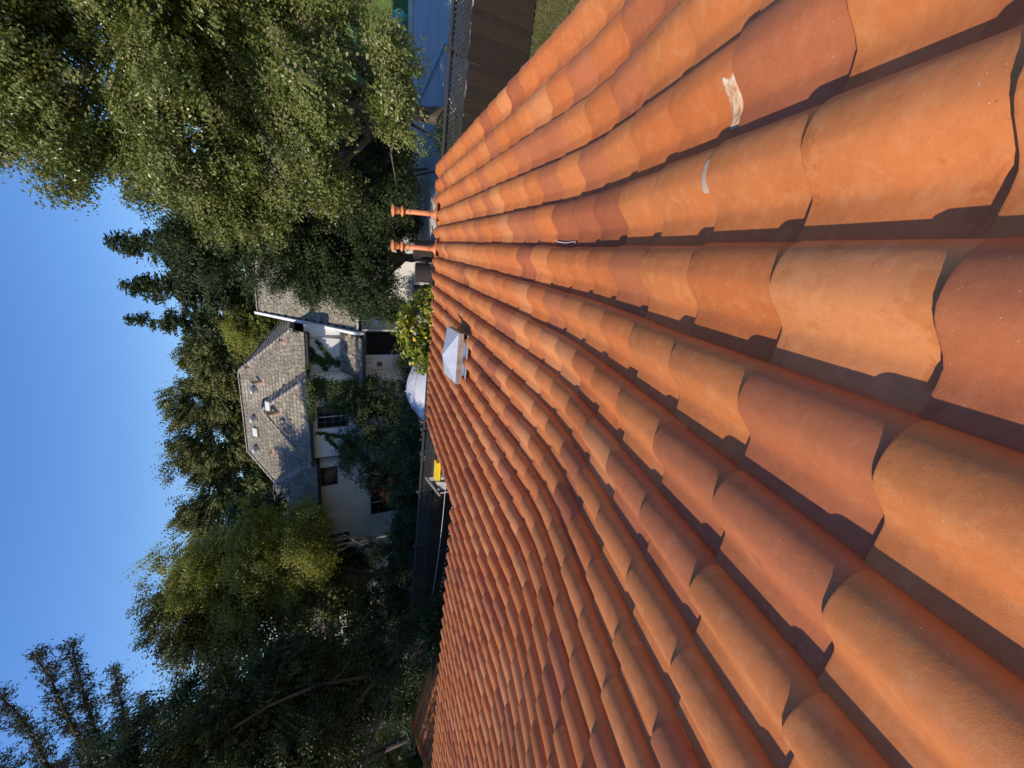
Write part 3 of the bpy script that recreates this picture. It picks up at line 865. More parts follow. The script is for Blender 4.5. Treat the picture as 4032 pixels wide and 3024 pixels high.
roof_face((-6.4, WY, EZ), (0, 1, 0), (-CP, 0, SP), [(0, 0), (20.55 - WY, 0), (22.85 - WY, Lw), (hw, Lw)], 'wing_roof', .15)
roof_face((-10.95, 20.55, EZ), (0, -1, 0), (CP, 0, SP), [(0, 0), (20.55 - WY, 0), (20.55 - WY - hw, Lw), (-2.3, Lw)], 'wing_roof', .15)
lz = 4.88
roof_face((-24, 19.5, lz), (1, 0, 0), (0, CP, SP), [(0, 0), (13, 0), (10.7, 2.3 / CP), (2.3, 2.3 / CP)], 'left_roof', .45)
roof_face((-11, 19.5, lz), (0, 1, 0), (-CP, 0, SP), [(0, 0), (4.6, 0), (2.3, 2.3 / CP)], 'left_roof', .35)
rs = math.atan2(4.4, 4.7)
roof_face((-4.25, 19.9, 2.75), (1, 0, 0), (0, math.cos(rs), math.sin(rs)), [(0, 0), (8.2, 0), (8.2, 6.42), (0, 6.42)], 'right_roof', .55)
roof_face((4, 29.3, 2.75), (-1, 0, 0), (0, -math.cos(rs), math.sin(rs)), [(0, 0), (8.2, 0), (8.2, 6.42), (0, 6.42)], 'right_roof', .55, lambda p: True)
roof_face((-7.6, 19.15, 2.66), (1, 0, 0), (0, math.cos(R(26)), math.sin(R(26))), [(0, 0), (3.1, 0), (3.1, 1.75), (0, 1.75)], 'porch_roof', .3)
caps((-7.4, 24, 8.25), (-12.2, 24, 8.25)); caps((-7.4, 24, 8.25), (-4.52, 21.12, 5.66)); caps((-7.4, 24, 8.25), (-4.52, 26.88, 5.66)); caps((-12.2, 24, 8.25), (-15.7, 20.5, 5.1))
caps((-8.675, WY + hw, 7.15), (-6.4, WY, 5.1)); caps((-8.675, WY + hw, 7.15), (-10.95, WY, 5.1)); caps((-8.675, WY + hw, 7.15), (-8.675, 22.85, 7.15))
caps((-13.3, 21.8, 6.95), (-11.0, 19.5, 4.9)); caps((-13.3, 21.8, 6.95), (-21.7, 21.8, 6.95)); caps((-4.2, 24.6, 7.17), (4, 24.6, 7.17))
caps((-5.55, 20.7, 3.42), (-5.45, 19.15, 2.70), r=.06)
def shing_px(mw):
    c = cam_inv @ (Matrix.Translation((HX, HY, 0)) @ mw @ Vector((0, .1, 0)))
    px, py = FPX * c.x / -c.z, FPX * c.y / -c.z
    return abs(px) < 512 and abs(py) < 384
vis = [s for s in shing if shing_px(s[0])]
vis.sort(key=lambda s: abs((s[0].translation.x + HX) + 8.5) + .6 * abs(s[0].translation.z - 6.2))
ids = set(id(s) for s in vis[:300])
for s in vis[:300]:
    o = link('shingle', SHM[s[1]], nh); o.matrix_basis = s[0]
rest = [s for s in shing if id(s) not in ids]
Vs = []; Fs = []; Ms = []
for i, (mw, c) in enumerate(rest):
    A = np.array(mw); Vs.append(SV @ A[:3, :3].T + A[:3, 3]); Fs.append(SF + i * len(SV)); Ms.append(np.full(len(SF), c))
o = np_mesh('shingle_field', np.concatenate(Vs), np.concatenate(Fs), [M['shingle'], M['shingle_lichen']], nh, False, np.concatenate(Ms)); tag(o, kind='stuff')

def nb(name, m, *spans, parent=None):
    mb = MB()
    for s in spans: mb.span(s[0] - HX, s[1] - HX, s[2] - HY, s[3] - HY, s[4], s[5])
    return mb.build(name, m, parent or nh)
def wall_holes(name, m, x0, x1, z0, z1, y0, y1, holes):
    """a wall slab in the XZ plane with rectangular openings"""
    xs = sorted({x0, x1, *[h[0] for h in holes], *[h[1] for h in holes]}); zs = sorted({z0, z1, *[h[2] for h in holes], *[h[3] for h in holes]})
    mb = MB()
    for a, b in zip(xs[:-1], xs[1:]):
        for c, d in zip(zs[:-1], zs[1:]):
            if any(h[0] <= (a + b) / 2 <= h[1] and h[2] <= (c + d) / 2 <= h[3] for h in holes): continue
            mb.span(a - HX, b - HX, y0 - HY, y1 - HY, c, d)
    return mb.build(name, m, nh)
def window(x0, x1, z0, z1, y, cols=3, rows=4, meet=True):
    f = nb('window', M['dark'], (x0, x0 + .07, y, y + .1, z0, z1), (x1 - .07, x1, y, y + .1, z0, z1), (x0 + .07, x1 - .07, y, y + .1, z1 - .07, z1), (x0 + .07, x1 - .07, y, y + .1, z0, z0 + .07))
    nb('pane', M['glass'], (x0 + .07, x1 - .07, y + .06, y + .07, z0 + .07, z1 - .07), parent=f)
    for i in range(1, cols):
        x = x0 + (x1 - x0) * i / cols; nb('glazing_bar', M['barpaint'], (x - .012, x + .012, y + .035, y + .055, z0 + .07, z1 - .07), parent=f)
    for i in range(1, rows):
        z = z0 + (z1 - z0) * i / rows; w = .012
        nb('glazing_bar', M['barpaint'], (x0 + .07, x1 - .07, y + .03, y + .052, z - w, z + w), parent=f)
    if meet:
        xm = (x0 + x1) / 2; nb('meeting_stile', M['oldwhite'], (xm - .028, xm + .028, y + .01, y + .045, z0 + .05, z1 - .05), parent=f)
    nb('sill', M['oldwhite'], (x0 - .06, x1 + .06, y - .06, y + .05, z0 - .06, z0), parent=f)
    return f
wall_holes('wing_wall', M['stucco'], -10.75, -6.6, 0, 5.05, 19.5, 19.8, [(-9.15, -7.95, 3.35, 4.75), (-8.8, -7.6, .9, 2.3)])
window(-9.15, -7.95, 3.35, 4.75, 19.54, 4, 4)
window(-8.8, -7.6,   .9, 2.3, 19.54, 2, 3, False)
nb('wing_wall', M['stucco'], (-6.8, -6.6, 19.8, 21.2, 0, 5.05)); nb('wing_wall', M['stucco'], (-10.75, -10.55, 19.8, 21.2, 0, 5.05))
wall_holes('main_wall', M['stucco'], -6.6, -4.25, 0, 5.1, 21.0, 21.3, [(-5.78, -4.42, 0, 2.25)])
nb('main_wall', M['stucco'], (-11.3, -10.75, 20.9, 21.2, 0, 5.05))
wall_holes('left_wall', M['stucco'], -23.7, -11.3, 0, 4.85, 19.9, 20.2, [(-12.75, -11.6, 3.9, 4.72), (-17.2, -16.0, 3.4, 4.6), (-15.2, -13.6, .8, 2.2)])
window(-12.75, -11.6, 3.9, 4.72, 19.94, 4, 3, False); window(-17.2, -16.0, 3.4, 4.6, 19.94, 3, 3); window(-15.2, -13.6, .8, 2.2, 19.94, 4, 3)
nb('left_wall', M['stucco'], (-11.3, -11.1, 19.9, 21.3, 0, 4.85)); nb('left_wall', M['stucco'], (-23.7, -23.5, 20.2, 24.5, 0, 4.85))
wall_holes('right_wall', M['stucco'], -4.25, 3.9, 0, 2.9, 20.3, 20.6, [(-3.6, -2.7, 1.3, 2.45), (.2, 1.6, .9, 2.1)])
window(-3.6, -2.7, 1.3, 2.45, 20.34, 2, 3, False); window(.2, 1.6, .9, 2.1, 20.34, 3, 3)
nb('rear_wall', M['stucco'], (-15.3, 3.9, 26.9, 27.2, 0, 5.0), (3.7, 3.9, 20.6, 26.9, 0, 2.8))
nb('room_back', M['void'], (-23, 3.6, 22.6, 22.7, 0, 4.8))
d = nb('door', M['void'], (-5.76, -4.44, 21.2, 21.25, 0, 2.23)); nb('door_frame', M['dark'], (-5.78, -5.72, 20.97, 21.05, 0, 2.25), (-4.48, -4.42, 20.97, 21.05, 0, 2.25), (-5.72, -4.48, 20.97, 21.05, 2.19, 2.25), parent=d)
# raised white rake wall beside the long right slope
mb = MB(); pr = [(19.55, 2.5), (19.55, 2.92), (24.6, 7.36), (24.6, 7.0), (20.4, 3.0), (20.4, 2.5)]
a = [Vector((-4.27 - HX, y - HY, z)) for y, z in pr]; b = [Vector((-4.39 - HX, y - HY, z)) for y, z in pr]
mb.add(a + b, [tuple(range(6)), tuple(range(11, 5, -1))] + [(i, (i + 1) % 6, 6 + (i + 1) % 6, 6 + i)[::-1] for i in range(6)]); mb.build('rake_wall', M['white'], nh)
mb = MB(); mb.bar((-4.15 - HX, 19.78 - HY, 2.80), (4 - HX, 19.78 - HY, 2.80), .11, .09); mb.build('gutter', M['oldwhite'], nh)
for (x0, x1, y, z) in ((-10.95, -6.4, 19.03, 5.02), (-24, -11, 19.43, 4.80), (-6.4, -4.5, 20.43, 5.02), (-7.6, -4.5, 19.08, 2.6)):
    mb = MB(); mb.bar((x0 - HX, y - HY, z), (x1 - HX, y - HY, z), .11, .10); mb.build('gutter', M['dark'], nh)
for (x, y, z0, z1) in ((-4.85, 20.93, 3.5, 5.0), (-11.18, 19.82, 0, 4.8)):
    mb = MB(); mb.tube([(x - HX, y - HY, z0), (x - HX, y - HY, z1)], .045, 10); mb.build('downpipe', M['oldwhite'], nh)
nb('meter_box', M['oldwhite'], (-6.25, -5.98, 20.88, 20.995, 1.95, 2.3)); nb('wall_plaque', M['plaque'], (-6.42, -6.18, 20.95, 20.996, 1.42, 1.68))
mb = MB(); mb.tube([(-6.55 - HX, 20.96 - HY, 0), (-6.55 - HX, 20.96 - HY, 2.6)], .025, 8); mb.build('conduit', M['white'], nh)
nb('porch_post', M['white'], (-7.5, -7.38, 19.25, 19.37, 0, 2.6)); nb('porch_ceiling', M['dark'], (-7.6, -4.5, 19.2, 20.95, 2.52, 2.56))
nb('awning_board', M['oldwhite'], (-4.2, -4.12, 19.6, 20.3, .2, 2.6))
# roof furniture
def on_main(X, z):
    t = (5.1 - .9 * 20.5 - 5.2) / ((z - 5.2) - .9 * 21); return Vector((X * t, 21 * t, 5.2 + (z - 5.2) * t))
def on_wing(X, z):
    t = (5.1 - .9 * 19.1 - 5.2) / ((z - 5.2) - .9 * 21); return Vector((X * t, 21 * t, 5.2 + (z - 5.2) * t))
N_ = Vector((0, -SP, CP))
def dome(p):
    p = p + OFF; mb = MB(); q = p + N_ * .03
    u = Vector((0, CP, SP)); mb.box(q, (.62, .66, .015), Matrix((Vector((1, 0, 0)), u, N_)).transposed()); v = mb.build('roof_vent', M['ventmetal'], nh)
    mb = MB(); mb.lathe([(.20, -.10), (.22, .12), (.24, .14), (.22, .20), (.14, .27), (0, .30)], q, 20); mb.build('vent_dome', M['ventmetal'], v)
for c in ((-7.46, 7.28), (-8.96, 7.42), (-10.62, 7.45)): dome(on_main(*c))
def clay_vent(p, h, r, m=None):
    p = p + OFF; u = Vector((0, CP, SP)); rot = Matrix((Vector((1, 0, 0)), u, N_)).transposed()
    mb = MB(); mb.box(p + N_ * .035, (.42, .40, .015), rot); v = mb.build('roof_vent', M['pinkclay'], nh)
    mb = MB(); mb.lathe([(r, -.12), (r, h), (r * 1.25, h), (r * 1.25, h + .05), (0, h + .06)], p, 14); mb.build('vent_pipe', M['pinkclay'], v)
clay_vent(on_main(-7.05, 6.98), .48, .075); clay_vent(on_wing(-8.72, 6.40), .52, .10)
for c in ((-6.32, 7.42), (-5.02, 5.95)):
    clay_vent(on_main(*c), .25, .035)
clay_vent(on_wing(-9.9, 5.70), .22, .035); clay_vent(on_main(-10.95, 6.80), .24, .035)
def skylight(p, w, h):
    p = p + OFF; u = Vector((0, CP, SP)); rot = Matrix((Vector((1, 0, 0)), u, N_)).transposed()
    mb = MB(); mb.box(p + N_ * .06, (w, h, .12), rot); v = mb.build('skylight', M['galv_old'], nh)
    mb = MB(); mb.box(p + N_ * .13, (w * .86, h * .86, .015), rot); mb.build('pane', M['skyglass'], v)
skylight(on_wing(-8.30, 6.78), .50, .34); skylight(on_main(-9.66, 7.42), .55, .38)
# ------------------------------------------------------------------ vegetation
def leaves_from(P, size, aspect=.55, up=.35, out=None, rg=rng):
    """one diamond shaped leaf per point"""
    n = len(P)
    nrm = rg.normal(0, 1, (n, 3)); nrm[:, 2] += up * 2
    if out is not None: nrm += out * 1.7
    nrm /= np.linalg.norm(nrm, axis=1)[:, None]
    a = rg.normal(0, 1, (n, 3)); a -= nrm * (a * nrm).sum(1)[:, None]; a /= np.linalg.norm(a, axis=1)[:, None]
    b = np.cross(nrm, a)
    L = (size * rg.uniform(.65, 1.35, n))[:, None]
    a = a * L * .5; b = b * L * .5 * aspect
    V = np.stack([P - a, P + b - a * .1 + nrm * L * .06, P + a, P - b - a * .1 + nrm * L * .06], 1).reshape(-1, 3)
    return V, np.arange(4 * n).reshape(-1, 4)

def clump_points(blobs, n_leaf, per, rc, rg, shell=.5, flat=.7):
    """leaf positions on two levels: leafy boughs spread over each blob, sprays spread over each bough"""
    S = []
    for b in blobs:
        m = (b[3] * b[4] * b[5]) ** (1 / 3); k = int(14 + 11 * m)
        d = rg.normal(0, 1, (k, 3)); d /= np.linalg.norm(d, axis=1)[:, None]
        r = (.30 + .55 * rg.random(k) ** .7)
        c = np.array(b[:3]) + d * np.array(b[3:6]) * r[:, None]
        s = m * rg.uniform(.26, .48, k)
        S.append(np.concatenate([c, s[:, None] * np.array([[1, 1, .8]]), d], 1))
    S = np.concatenate(S)
    w = (S[:, 3] ** 2); w /= w.sum()
    nc = max(1, n_leaf // per)
    bi = rg.choice(len(S), nc, p=w); B = S[bi]
    d = rg.normal(0, 1, (nc, 3)) + B[:, 6:9] * .5 + np.array([0, 0, .25]); d /= np.linalg.norm(d, axis=1)[:, None]
    r = shell + (1 - shell) * rg.random(nc) ** .5
    r[rg.random(nc) < .06] *= 1.35
    Cc = B[:, :3] + d * B[:, 3:6] * r[:, None]
    cs = rc * rg.uniform(.5, 1.3, nc)
    idx = np.repeat(np.arange(nc), per)
    ax = d + rg.normal(0, .5, (nc, 3)); ax /= np.linalg.norm(ax, axis=1)[:, None]
    t = np.clip(rg.normal(0, .8, len(idx)), -1.4, 1.4); q = np.clip(rg.normal(0, .38, (len(idx), 3)), -.8, .8) * np.array([1, 1, flat])
    P = Cc[idx] + (ax[idx] * t[:, None] + q) * cs[idx][:, None]
    return P, d[idx], Cc, idx

def limbs(base, tops, r0, rg, bend=.5, mid=.45):
    mb = MB(); base = Vector(base)
    zt = min(t[2] for t in tops)
    fork = base + Vector((rg.normal(0, .15), rg.normal(0, .15), max(.6, (zt - base.z) * mid)))
    P = [base.lerp(fork, t) + Vector((rg.normal(0, .04), rg.normal(0, .04), 0)) * (0 < t < 1) for t in (0, .12, .4, .7, 1)]
    mb.tube(P, [r0 * 1.35, r0, r0 * .85, r0 * .75, r0 * .66], 10)
    for t in tops:
        t = Vector(t); k = 5; Q = []
        for i in range(k + 1):
            u = i / k; Q.append(fork.lerp(t, u) + Vector((rg.normal(0, bend), rg.normal(0, bend), rg.normal(0, bend * .4) + bend * math.sin(u * 3.14))) * .35 * (0 < i < k + 1 and u > 0))
        mb.tube(Q, [r0 * .58 * (1 - .8 * i / k) for i in range(k + 1)], 7)
        for _ in range(4):
            s0 = Q[random.randint(2, k)]; e = s0 + Vector((rg.normal(0, .9), rg.normal(0, .9), rg.normal(.2, .6)))
            m_ = s0.lerp(e, .5) + Vector((rg.normal(0, .12), rg.normal(0, .12), rg.normal(0, .12)))
            mb.tube([s0, m_, e], [r0 * .16, r0 * .10, r0 * .03], 5)
    return mb

def tree(name, label, base, blobs, n, size, leaf, group=None, cat='tree', per=34, rc=.42, bark='bark', r0=.22, shell=.5, seed=1, second=None, up=.35, aspect=.55, limb_n=8):
    rg = np.random.default_rng(seed)
    t = empty(name, base, label, cat, group)
    P, out, Cc, idx = clump_points(blobs, n, per, rc, rg, shell)
    P[:, 2] = np.maximum(P[:, 2], .12)
    sz = np.full(len(P), size); sz[rg.random(len(P)) < .10] *= 1.35
    V, F = leaves_from(P - np.array(base), sz, aspect, up, out, rg)
    mats = [LEAF[leaf]]; mi = None
    if second:
        mats.append(LEAF[second[0]])
        sel = rg.random(len(Cc)) < second[1]
        mi = np.zeros(len(F), np.int32); k = min(len(idx), len(F)); mi[:k] = sel[idx[:k]]
    cr = np_mesh('crown', V, F, mats, t, False, mi)
    if n >= 24000:                      # a second, slightly smaller layer of the same foliage fills the crown
        c0 = Vector(np.mean(np.array(blobs)[:, :3], 0)) - Vector(base)
        ci = link('inner_crown', cr.data, t); ci.scale = (.955, .955, .955); ci.location = c0 * .045 + Vector((.10, .06, .05))
    tops = [b[:3] for b in blobs[:limb_n]]
    mb = limbs((0, 0, 0), [tuple(np.array(b) - np.array(base)) for b in tops], r0, rg)
    mb.build('trunk', M[bark], t)
    return t

# the big live oak over the driveway
tree('live_oak', 'huge sunlit live oak hanging over the concrete driveway and fence', (4.6, 16.2, 0),
     [(3.7, 15.6, 10.6, 2.5, 2.4, 2.1), (1.1, 15.6, 9.9, 1.15, 1.5, 1.7), (4.9, 15.2, 7.6, 2.4, 2.4, 2.1), (2.3, 15.0, 7.3, 2.1, 2.2, 1.9), (.45, 15.6, 6.5, 1.1, 1.5, 1.5),
      (6.0, 14.5, 4.6, 2.0, 2.0, 1.5), (3.5, 14.2, 4.5, 1.8, 1.8, 1.3), (1.6, 14.6, 4.6, 1.4, 1.5, 1.2), (4.9, 13.2, 2.5, 1.1, 1.0, .85), (3.5, 13.0, 2.3, .95, .9, .8), (7.6, 15.6, 8.4, 2.4, 2.5, 3.0), (6.6, 15.8, 11.4, 2.0, 2.0, 1.6), (1.9, 15.8, 11.9, 1.3, 1.4, 1.3)],
     260000, .088, 'oak', per=22, rc=.24, r0=.36, shell=.42, seed=11, second=('oakdry', .045), limb_n=11)
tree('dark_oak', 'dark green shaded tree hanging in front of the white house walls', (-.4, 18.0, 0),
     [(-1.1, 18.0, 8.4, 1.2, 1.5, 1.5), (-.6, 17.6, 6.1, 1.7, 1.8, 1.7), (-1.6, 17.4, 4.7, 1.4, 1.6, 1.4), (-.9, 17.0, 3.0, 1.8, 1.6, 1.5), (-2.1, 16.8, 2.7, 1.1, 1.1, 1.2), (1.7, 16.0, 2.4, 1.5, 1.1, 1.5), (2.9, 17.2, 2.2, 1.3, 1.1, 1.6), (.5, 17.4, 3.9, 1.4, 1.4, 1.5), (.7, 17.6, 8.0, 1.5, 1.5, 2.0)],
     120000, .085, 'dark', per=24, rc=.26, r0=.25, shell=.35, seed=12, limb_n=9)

# firs behind the right slope
def conifer_points(h, r, n, rg, z0=.12, droop=.25, sp=.10, taper=.85, power=1.0):
    nb_ = 260; z = z0 + (1 - z0) * rg.random(nb_) ** 1.0; a = rg.uniform(0, 2 * np.pi, nb_)
    ln = r * (1 - z) ** taper * rg.uniform(.6, 1.15, nb_) + .12
    i = rg.choice(nb_, n, p=ln / ln.sum()); t = rg.random(n) ** .75
    w = sp * (1 + 1.5 * (1 - t)) * (ln[i] / r + .35)
    P = np.stack([np.cos(a[i]) * ln[i] * t, np.sin(a[i]) * ln[i] * t, z[i] * h - droop * ln[i] * t ** 1.5 + .10 * t * ln[i]], 1)
    P += rg.normal(0, 1, (n, 3)) * (w * h * .16)[:, None] * np.array([1, 1, .6])
    return P
def conifer_proto(name, h, r, n, size, leaf, seed, **kw):
    rg = np.random.default_rng(seed); P = conifer_points(h, r, n, rg, **kw)
    V, F = leaves_from(P, size, .35, .1, None, rg)
    me = np_mesh(name, V, F, LEAF[leaf]); d = me.data; bpy.data.objects.remove(me)
    mb = MB(); mb.tube([(0, 0, 0), (.03, .02, h * .5), (0, 0, h * .97)], [.16 * r, .10 * r, .015], 8)
    for _ in range(26):
        z = h * rg.uniform(.2, .92); a = rg.uniform(0, 6.28); l = r * (1 - z / h) ** .85
        mb.tube([(0, 0, z), (math.cos(a) * l * .5, math.sin(a) * l * .5, z + .02 * l), (math.cos(a) * l, math.sin(a) * l, z - .15 * l)], [.03, .02, .006], 5)
    tm = mb.mesh(name + '_trunk'); tm.materials.append(M['bark'])
    return d, tm
def place(name, label, proto, loc, s, rz, cat='tree', group=None, sx=1.0):
    t = empty(name, loc, label, cat, group, rz); t.scale = (s * sx, s * sx, s)
    link('crown', proto[0], t); link('trunk', proto[1], t); return t
FIR = conifer_proto('fir_crown', 14.0, 3.0, 42000, .20, 'fir', 21, droop=.22, sp=.07)
FIR2 = conifer_proto('fir_crown_b', 14.0, 2.3, 34000, .20, 'fir', 22, droop=.30, sp=.06)
place('fir_tree', 'slender dark fir rising right behind the steep shingle roof', FIR2, (-6.15, 31, 0), 1.03, .4, sx=1.25)
place('fir_tree', 'broad dark fir behind the shaded oak', FIR, (-3.9, 29, 0), .98, 2.0, sx=1.5)
place('fir_tree', 'dark fir between the live oak and the broad fir', FIR, (-1.7, 30, 0), 1.02, 4.1, sx=1.5)
place('fir_tree', 'short thin fir standing behind the ridge of the white house', FIR2, (-8.0, 34, 0), .90, 3.0, sx=.8)

# trees behind the white house
tree('lime_tree', 'bright yellow-green tree directly behind the steep hip roof', (-5.9, 29.0, 0),
     [(-5.6, 29, 8.0, 1.5, 1.5, 1.7), (-6.7, 29.3, 7.6, 1.5, 1.5, 1.9), (-4.5, 29.4, 7.6, 1.1, 1.3, 1.5), (-5.8, 29.3, 5.6, 1.8, 1.6, 1.5)], 30000, .15, 'lime', per=22, rc=.34, seed=31, limb_n=4)
bt = [((-9.6, 33, 0), [(-9.4, 33, 11.3, 1.9, 2, 1.9), (-8.9, 33, 8.6, 2.0, 2, 2.2), (-10.4, 33, 8.5, 2.0, 2.2, 2.4)], 'olive grey leafy tree behind the roof next to the yellow-green tree', 'olive'),
      ((-13.2, 34, 0), [(-13.0, 34, 12.2, 2.1, 2, 2.4), (-12.0, 34, 9.0, 2.3, 2, 2.6), (-14.6, 34, 9.6, 2.4, 2.2, 3.0)], 'tall olive green tree behind the middle of the grey ridge', 'olive'),
      ((-17.2, 33, 0), [(-17.0, 33, 12.3, 2.1, 2, 2.6), (-16.0, 33, 8.8, 2.2, 2, 2.6), (-18.2, 33, 9.2, 2.4, 2.2, 3.0)], 'tall bushy olive tree behind the left end of the grey ridge', 'olive'),
      ((-20.6, 31, 0), [(-20.2, 31, 11.6, 2.0, 2, 2.6), (-19.4, 31, 8.2, 2.0, 2, 2.6), (-21.6, 31, 8.6, 2.3, 2.2, 3.0)], 'dense leafy tree standing behind the low left roof', 'olive')]
for i, (b, bl, lb, lf) in enumerate(bt):
    tree('back_tree', lb, b, bl, 42000, .17, lf, 'leafy trees behind the white house', per=26, rc=.40, seed=40 + i, r0=.28, limb_n=3, shell=.35)
for i, (b, bl, lb) in enumerate((((7.5, 33, 0), [(7.5, 33, 8.0, 3, 2.4, 3.2), (5.4, 33, 5.2, 2.6, 2.2, 2.6), (9.6, 33, 5.0, 2.8, 2.2, 2.8)], 'leafy tree beyond the lawn behind the live oak'), ((14.5, 36, 0), [(14.5, 36, 7.0, 3.2, 2.4, 3.2), (12.0, 36, 5.0, 2.6, 2.2, 2.8), (17.2, 36, 5.0, 3, 2.2, 2.8)], 'leafy tree at the far lawn edge beyond the turquoise pot'), ((1.6, 34, 0), [(1.6, 34, 8.4, 2.6, 2.2, 3.2), (.2, 34, 5.0, 2.4, 2.2, 2.8), (3.2, 34, 5.0, 2.4, 2.2, 2.8)], 'leafy tree behind the right slope of the white house'))):
    tree('lawn_tree', lb, b, bl, 24000, .22, 'olive', None, per=24, rc=.45, seed=140 + i, r0=.25, limb_n=3, shell=.3)
rg = np.random.default_rng(5)
bl = []
for i in range(46):
    x = rg.uniform(-75, 45); y = rg.uniform(46, 62) + abs(x) * .1
    bl.append((x, y, rg.uniform(2.5, 6.5), rg.uniform(2.5, 4.5), rg.uniform(2, 3), rg.uniform(2.5, 4.0)))
for i in range(16):
    bl.append((rg.uniform(-62, -38), rg.uniform(12, 42), rg.uniform(2.5, 6), rg.uniform(2.5, 4), rg.uniform(2.5, 4), rg.uniform(2.5, 4)))
for i in range(14):
    u = i / 13; bl.append((-30 - 20 * u + rg.normal(0, .6), 15.5 + 11 * u + rg.normal(0, .5), rg.uniform(1.8, 3.0), 2.2, 1.6, 2.2))
P, out, _, _ = clump_points(bl, 100000, 26, .7, rg, .4)
V, F = leaves_from(P, .42, .6, .3, out, rg)
tag(np_mesh('distant_woodland', V, F, LEAF['olive']), 'distant wooded edge seen between nearer trees', 'woodland', kind='stuff')

# trees on the left, seen against the light
tree('yellowing_tree', 'yellow-green feathery tree with pale branches beside the white gable', (-13.6, 16.2, 0),
     [(-13.2, 16.2, 9.6, 1.2, 1.4, 1.5), (-12.8, 16.2, 7.6, 1.6, 1.6, 1.6), (-14.4, 16.3, 8.2, 1.5, 1.6, 1.9), (-12.9, 16.0, 5.6, 1.5, 1.5, 1.4), (-14.2, 16.1, 5.8, 1.5, 1.5, 1.4)], 62000, .095, 'lime', per=22, rc=.34, seed=51, bark='barkpale', r0=.09, shell=.3, limb_n=5)
tree('olive_broadleaf', 'olive broadleaf tree standing left of the yellow-green feathery tree', (-16.6, 17.0, 0),
     [(-16.2, 17, 10.2, 1.6, 1.8, 1.9), (-15.9, 17, 7.6, 1.8, 2, 2.0), (-17.6, 17, 8.4, 1.8, 2, 2.4), (-16.6, 16.6, 5.0, 2.2, 2, 1.8)], 60000, .11, 'olive', per=26, rc=.38, seed=52, r0=.24, limb_n=4, shell=.35)
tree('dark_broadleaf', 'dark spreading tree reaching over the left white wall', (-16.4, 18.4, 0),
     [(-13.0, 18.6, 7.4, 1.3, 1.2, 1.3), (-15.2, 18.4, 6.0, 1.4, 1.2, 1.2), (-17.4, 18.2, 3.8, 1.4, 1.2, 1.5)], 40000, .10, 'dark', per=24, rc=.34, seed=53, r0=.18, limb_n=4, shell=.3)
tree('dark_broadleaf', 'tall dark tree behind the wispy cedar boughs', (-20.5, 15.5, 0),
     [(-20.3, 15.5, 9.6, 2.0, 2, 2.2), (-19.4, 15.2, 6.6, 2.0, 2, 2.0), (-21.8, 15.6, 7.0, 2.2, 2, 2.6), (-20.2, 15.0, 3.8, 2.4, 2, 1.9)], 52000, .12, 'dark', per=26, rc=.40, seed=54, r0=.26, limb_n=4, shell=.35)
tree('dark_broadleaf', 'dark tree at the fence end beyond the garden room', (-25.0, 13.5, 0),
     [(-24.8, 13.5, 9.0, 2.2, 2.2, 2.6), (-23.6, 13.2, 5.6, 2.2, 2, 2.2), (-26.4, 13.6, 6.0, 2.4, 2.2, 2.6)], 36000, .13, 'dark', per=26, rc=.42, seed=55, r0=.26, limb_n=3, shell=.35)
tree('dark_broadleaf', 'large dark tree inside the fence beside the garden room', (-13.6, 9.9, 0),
     [(-13.0, 8.3, 7.6, 1.7, 1.7, 1.4), (-11.9, 8.0, 8.9, 1.4, 1.3, 1.2), (-16.6, 5.2, 5.9, 1.5, 1.3, 1.4), (-13.4, 7.5, 5.8, 1.6, 1.3, 1.4), (-15.0, 7.3, 6.8, 1.6, 1.4, 1.5), (-14.7, 9.4, 6.8, 1.8, 1.7, 1.7), (-12.8, 9.6, 6.0, 1.3, 1.4, 1.4), (-13.9, 9.6, 4.2, 1.6, 1.5, 1.5), (-15.6, 9.6, 8.2, 1.6, 1.5, 1.5), (-15.8, 9.8, 5.0, 1.7, 1.4, 1.8)], 90000, .085, 'dark', per=24, rc=.30, seed=56, r0=.13, limb_n=6, shell=.3)  # some crown blobs lie out of view, added to shade garden room, fence, umbrella
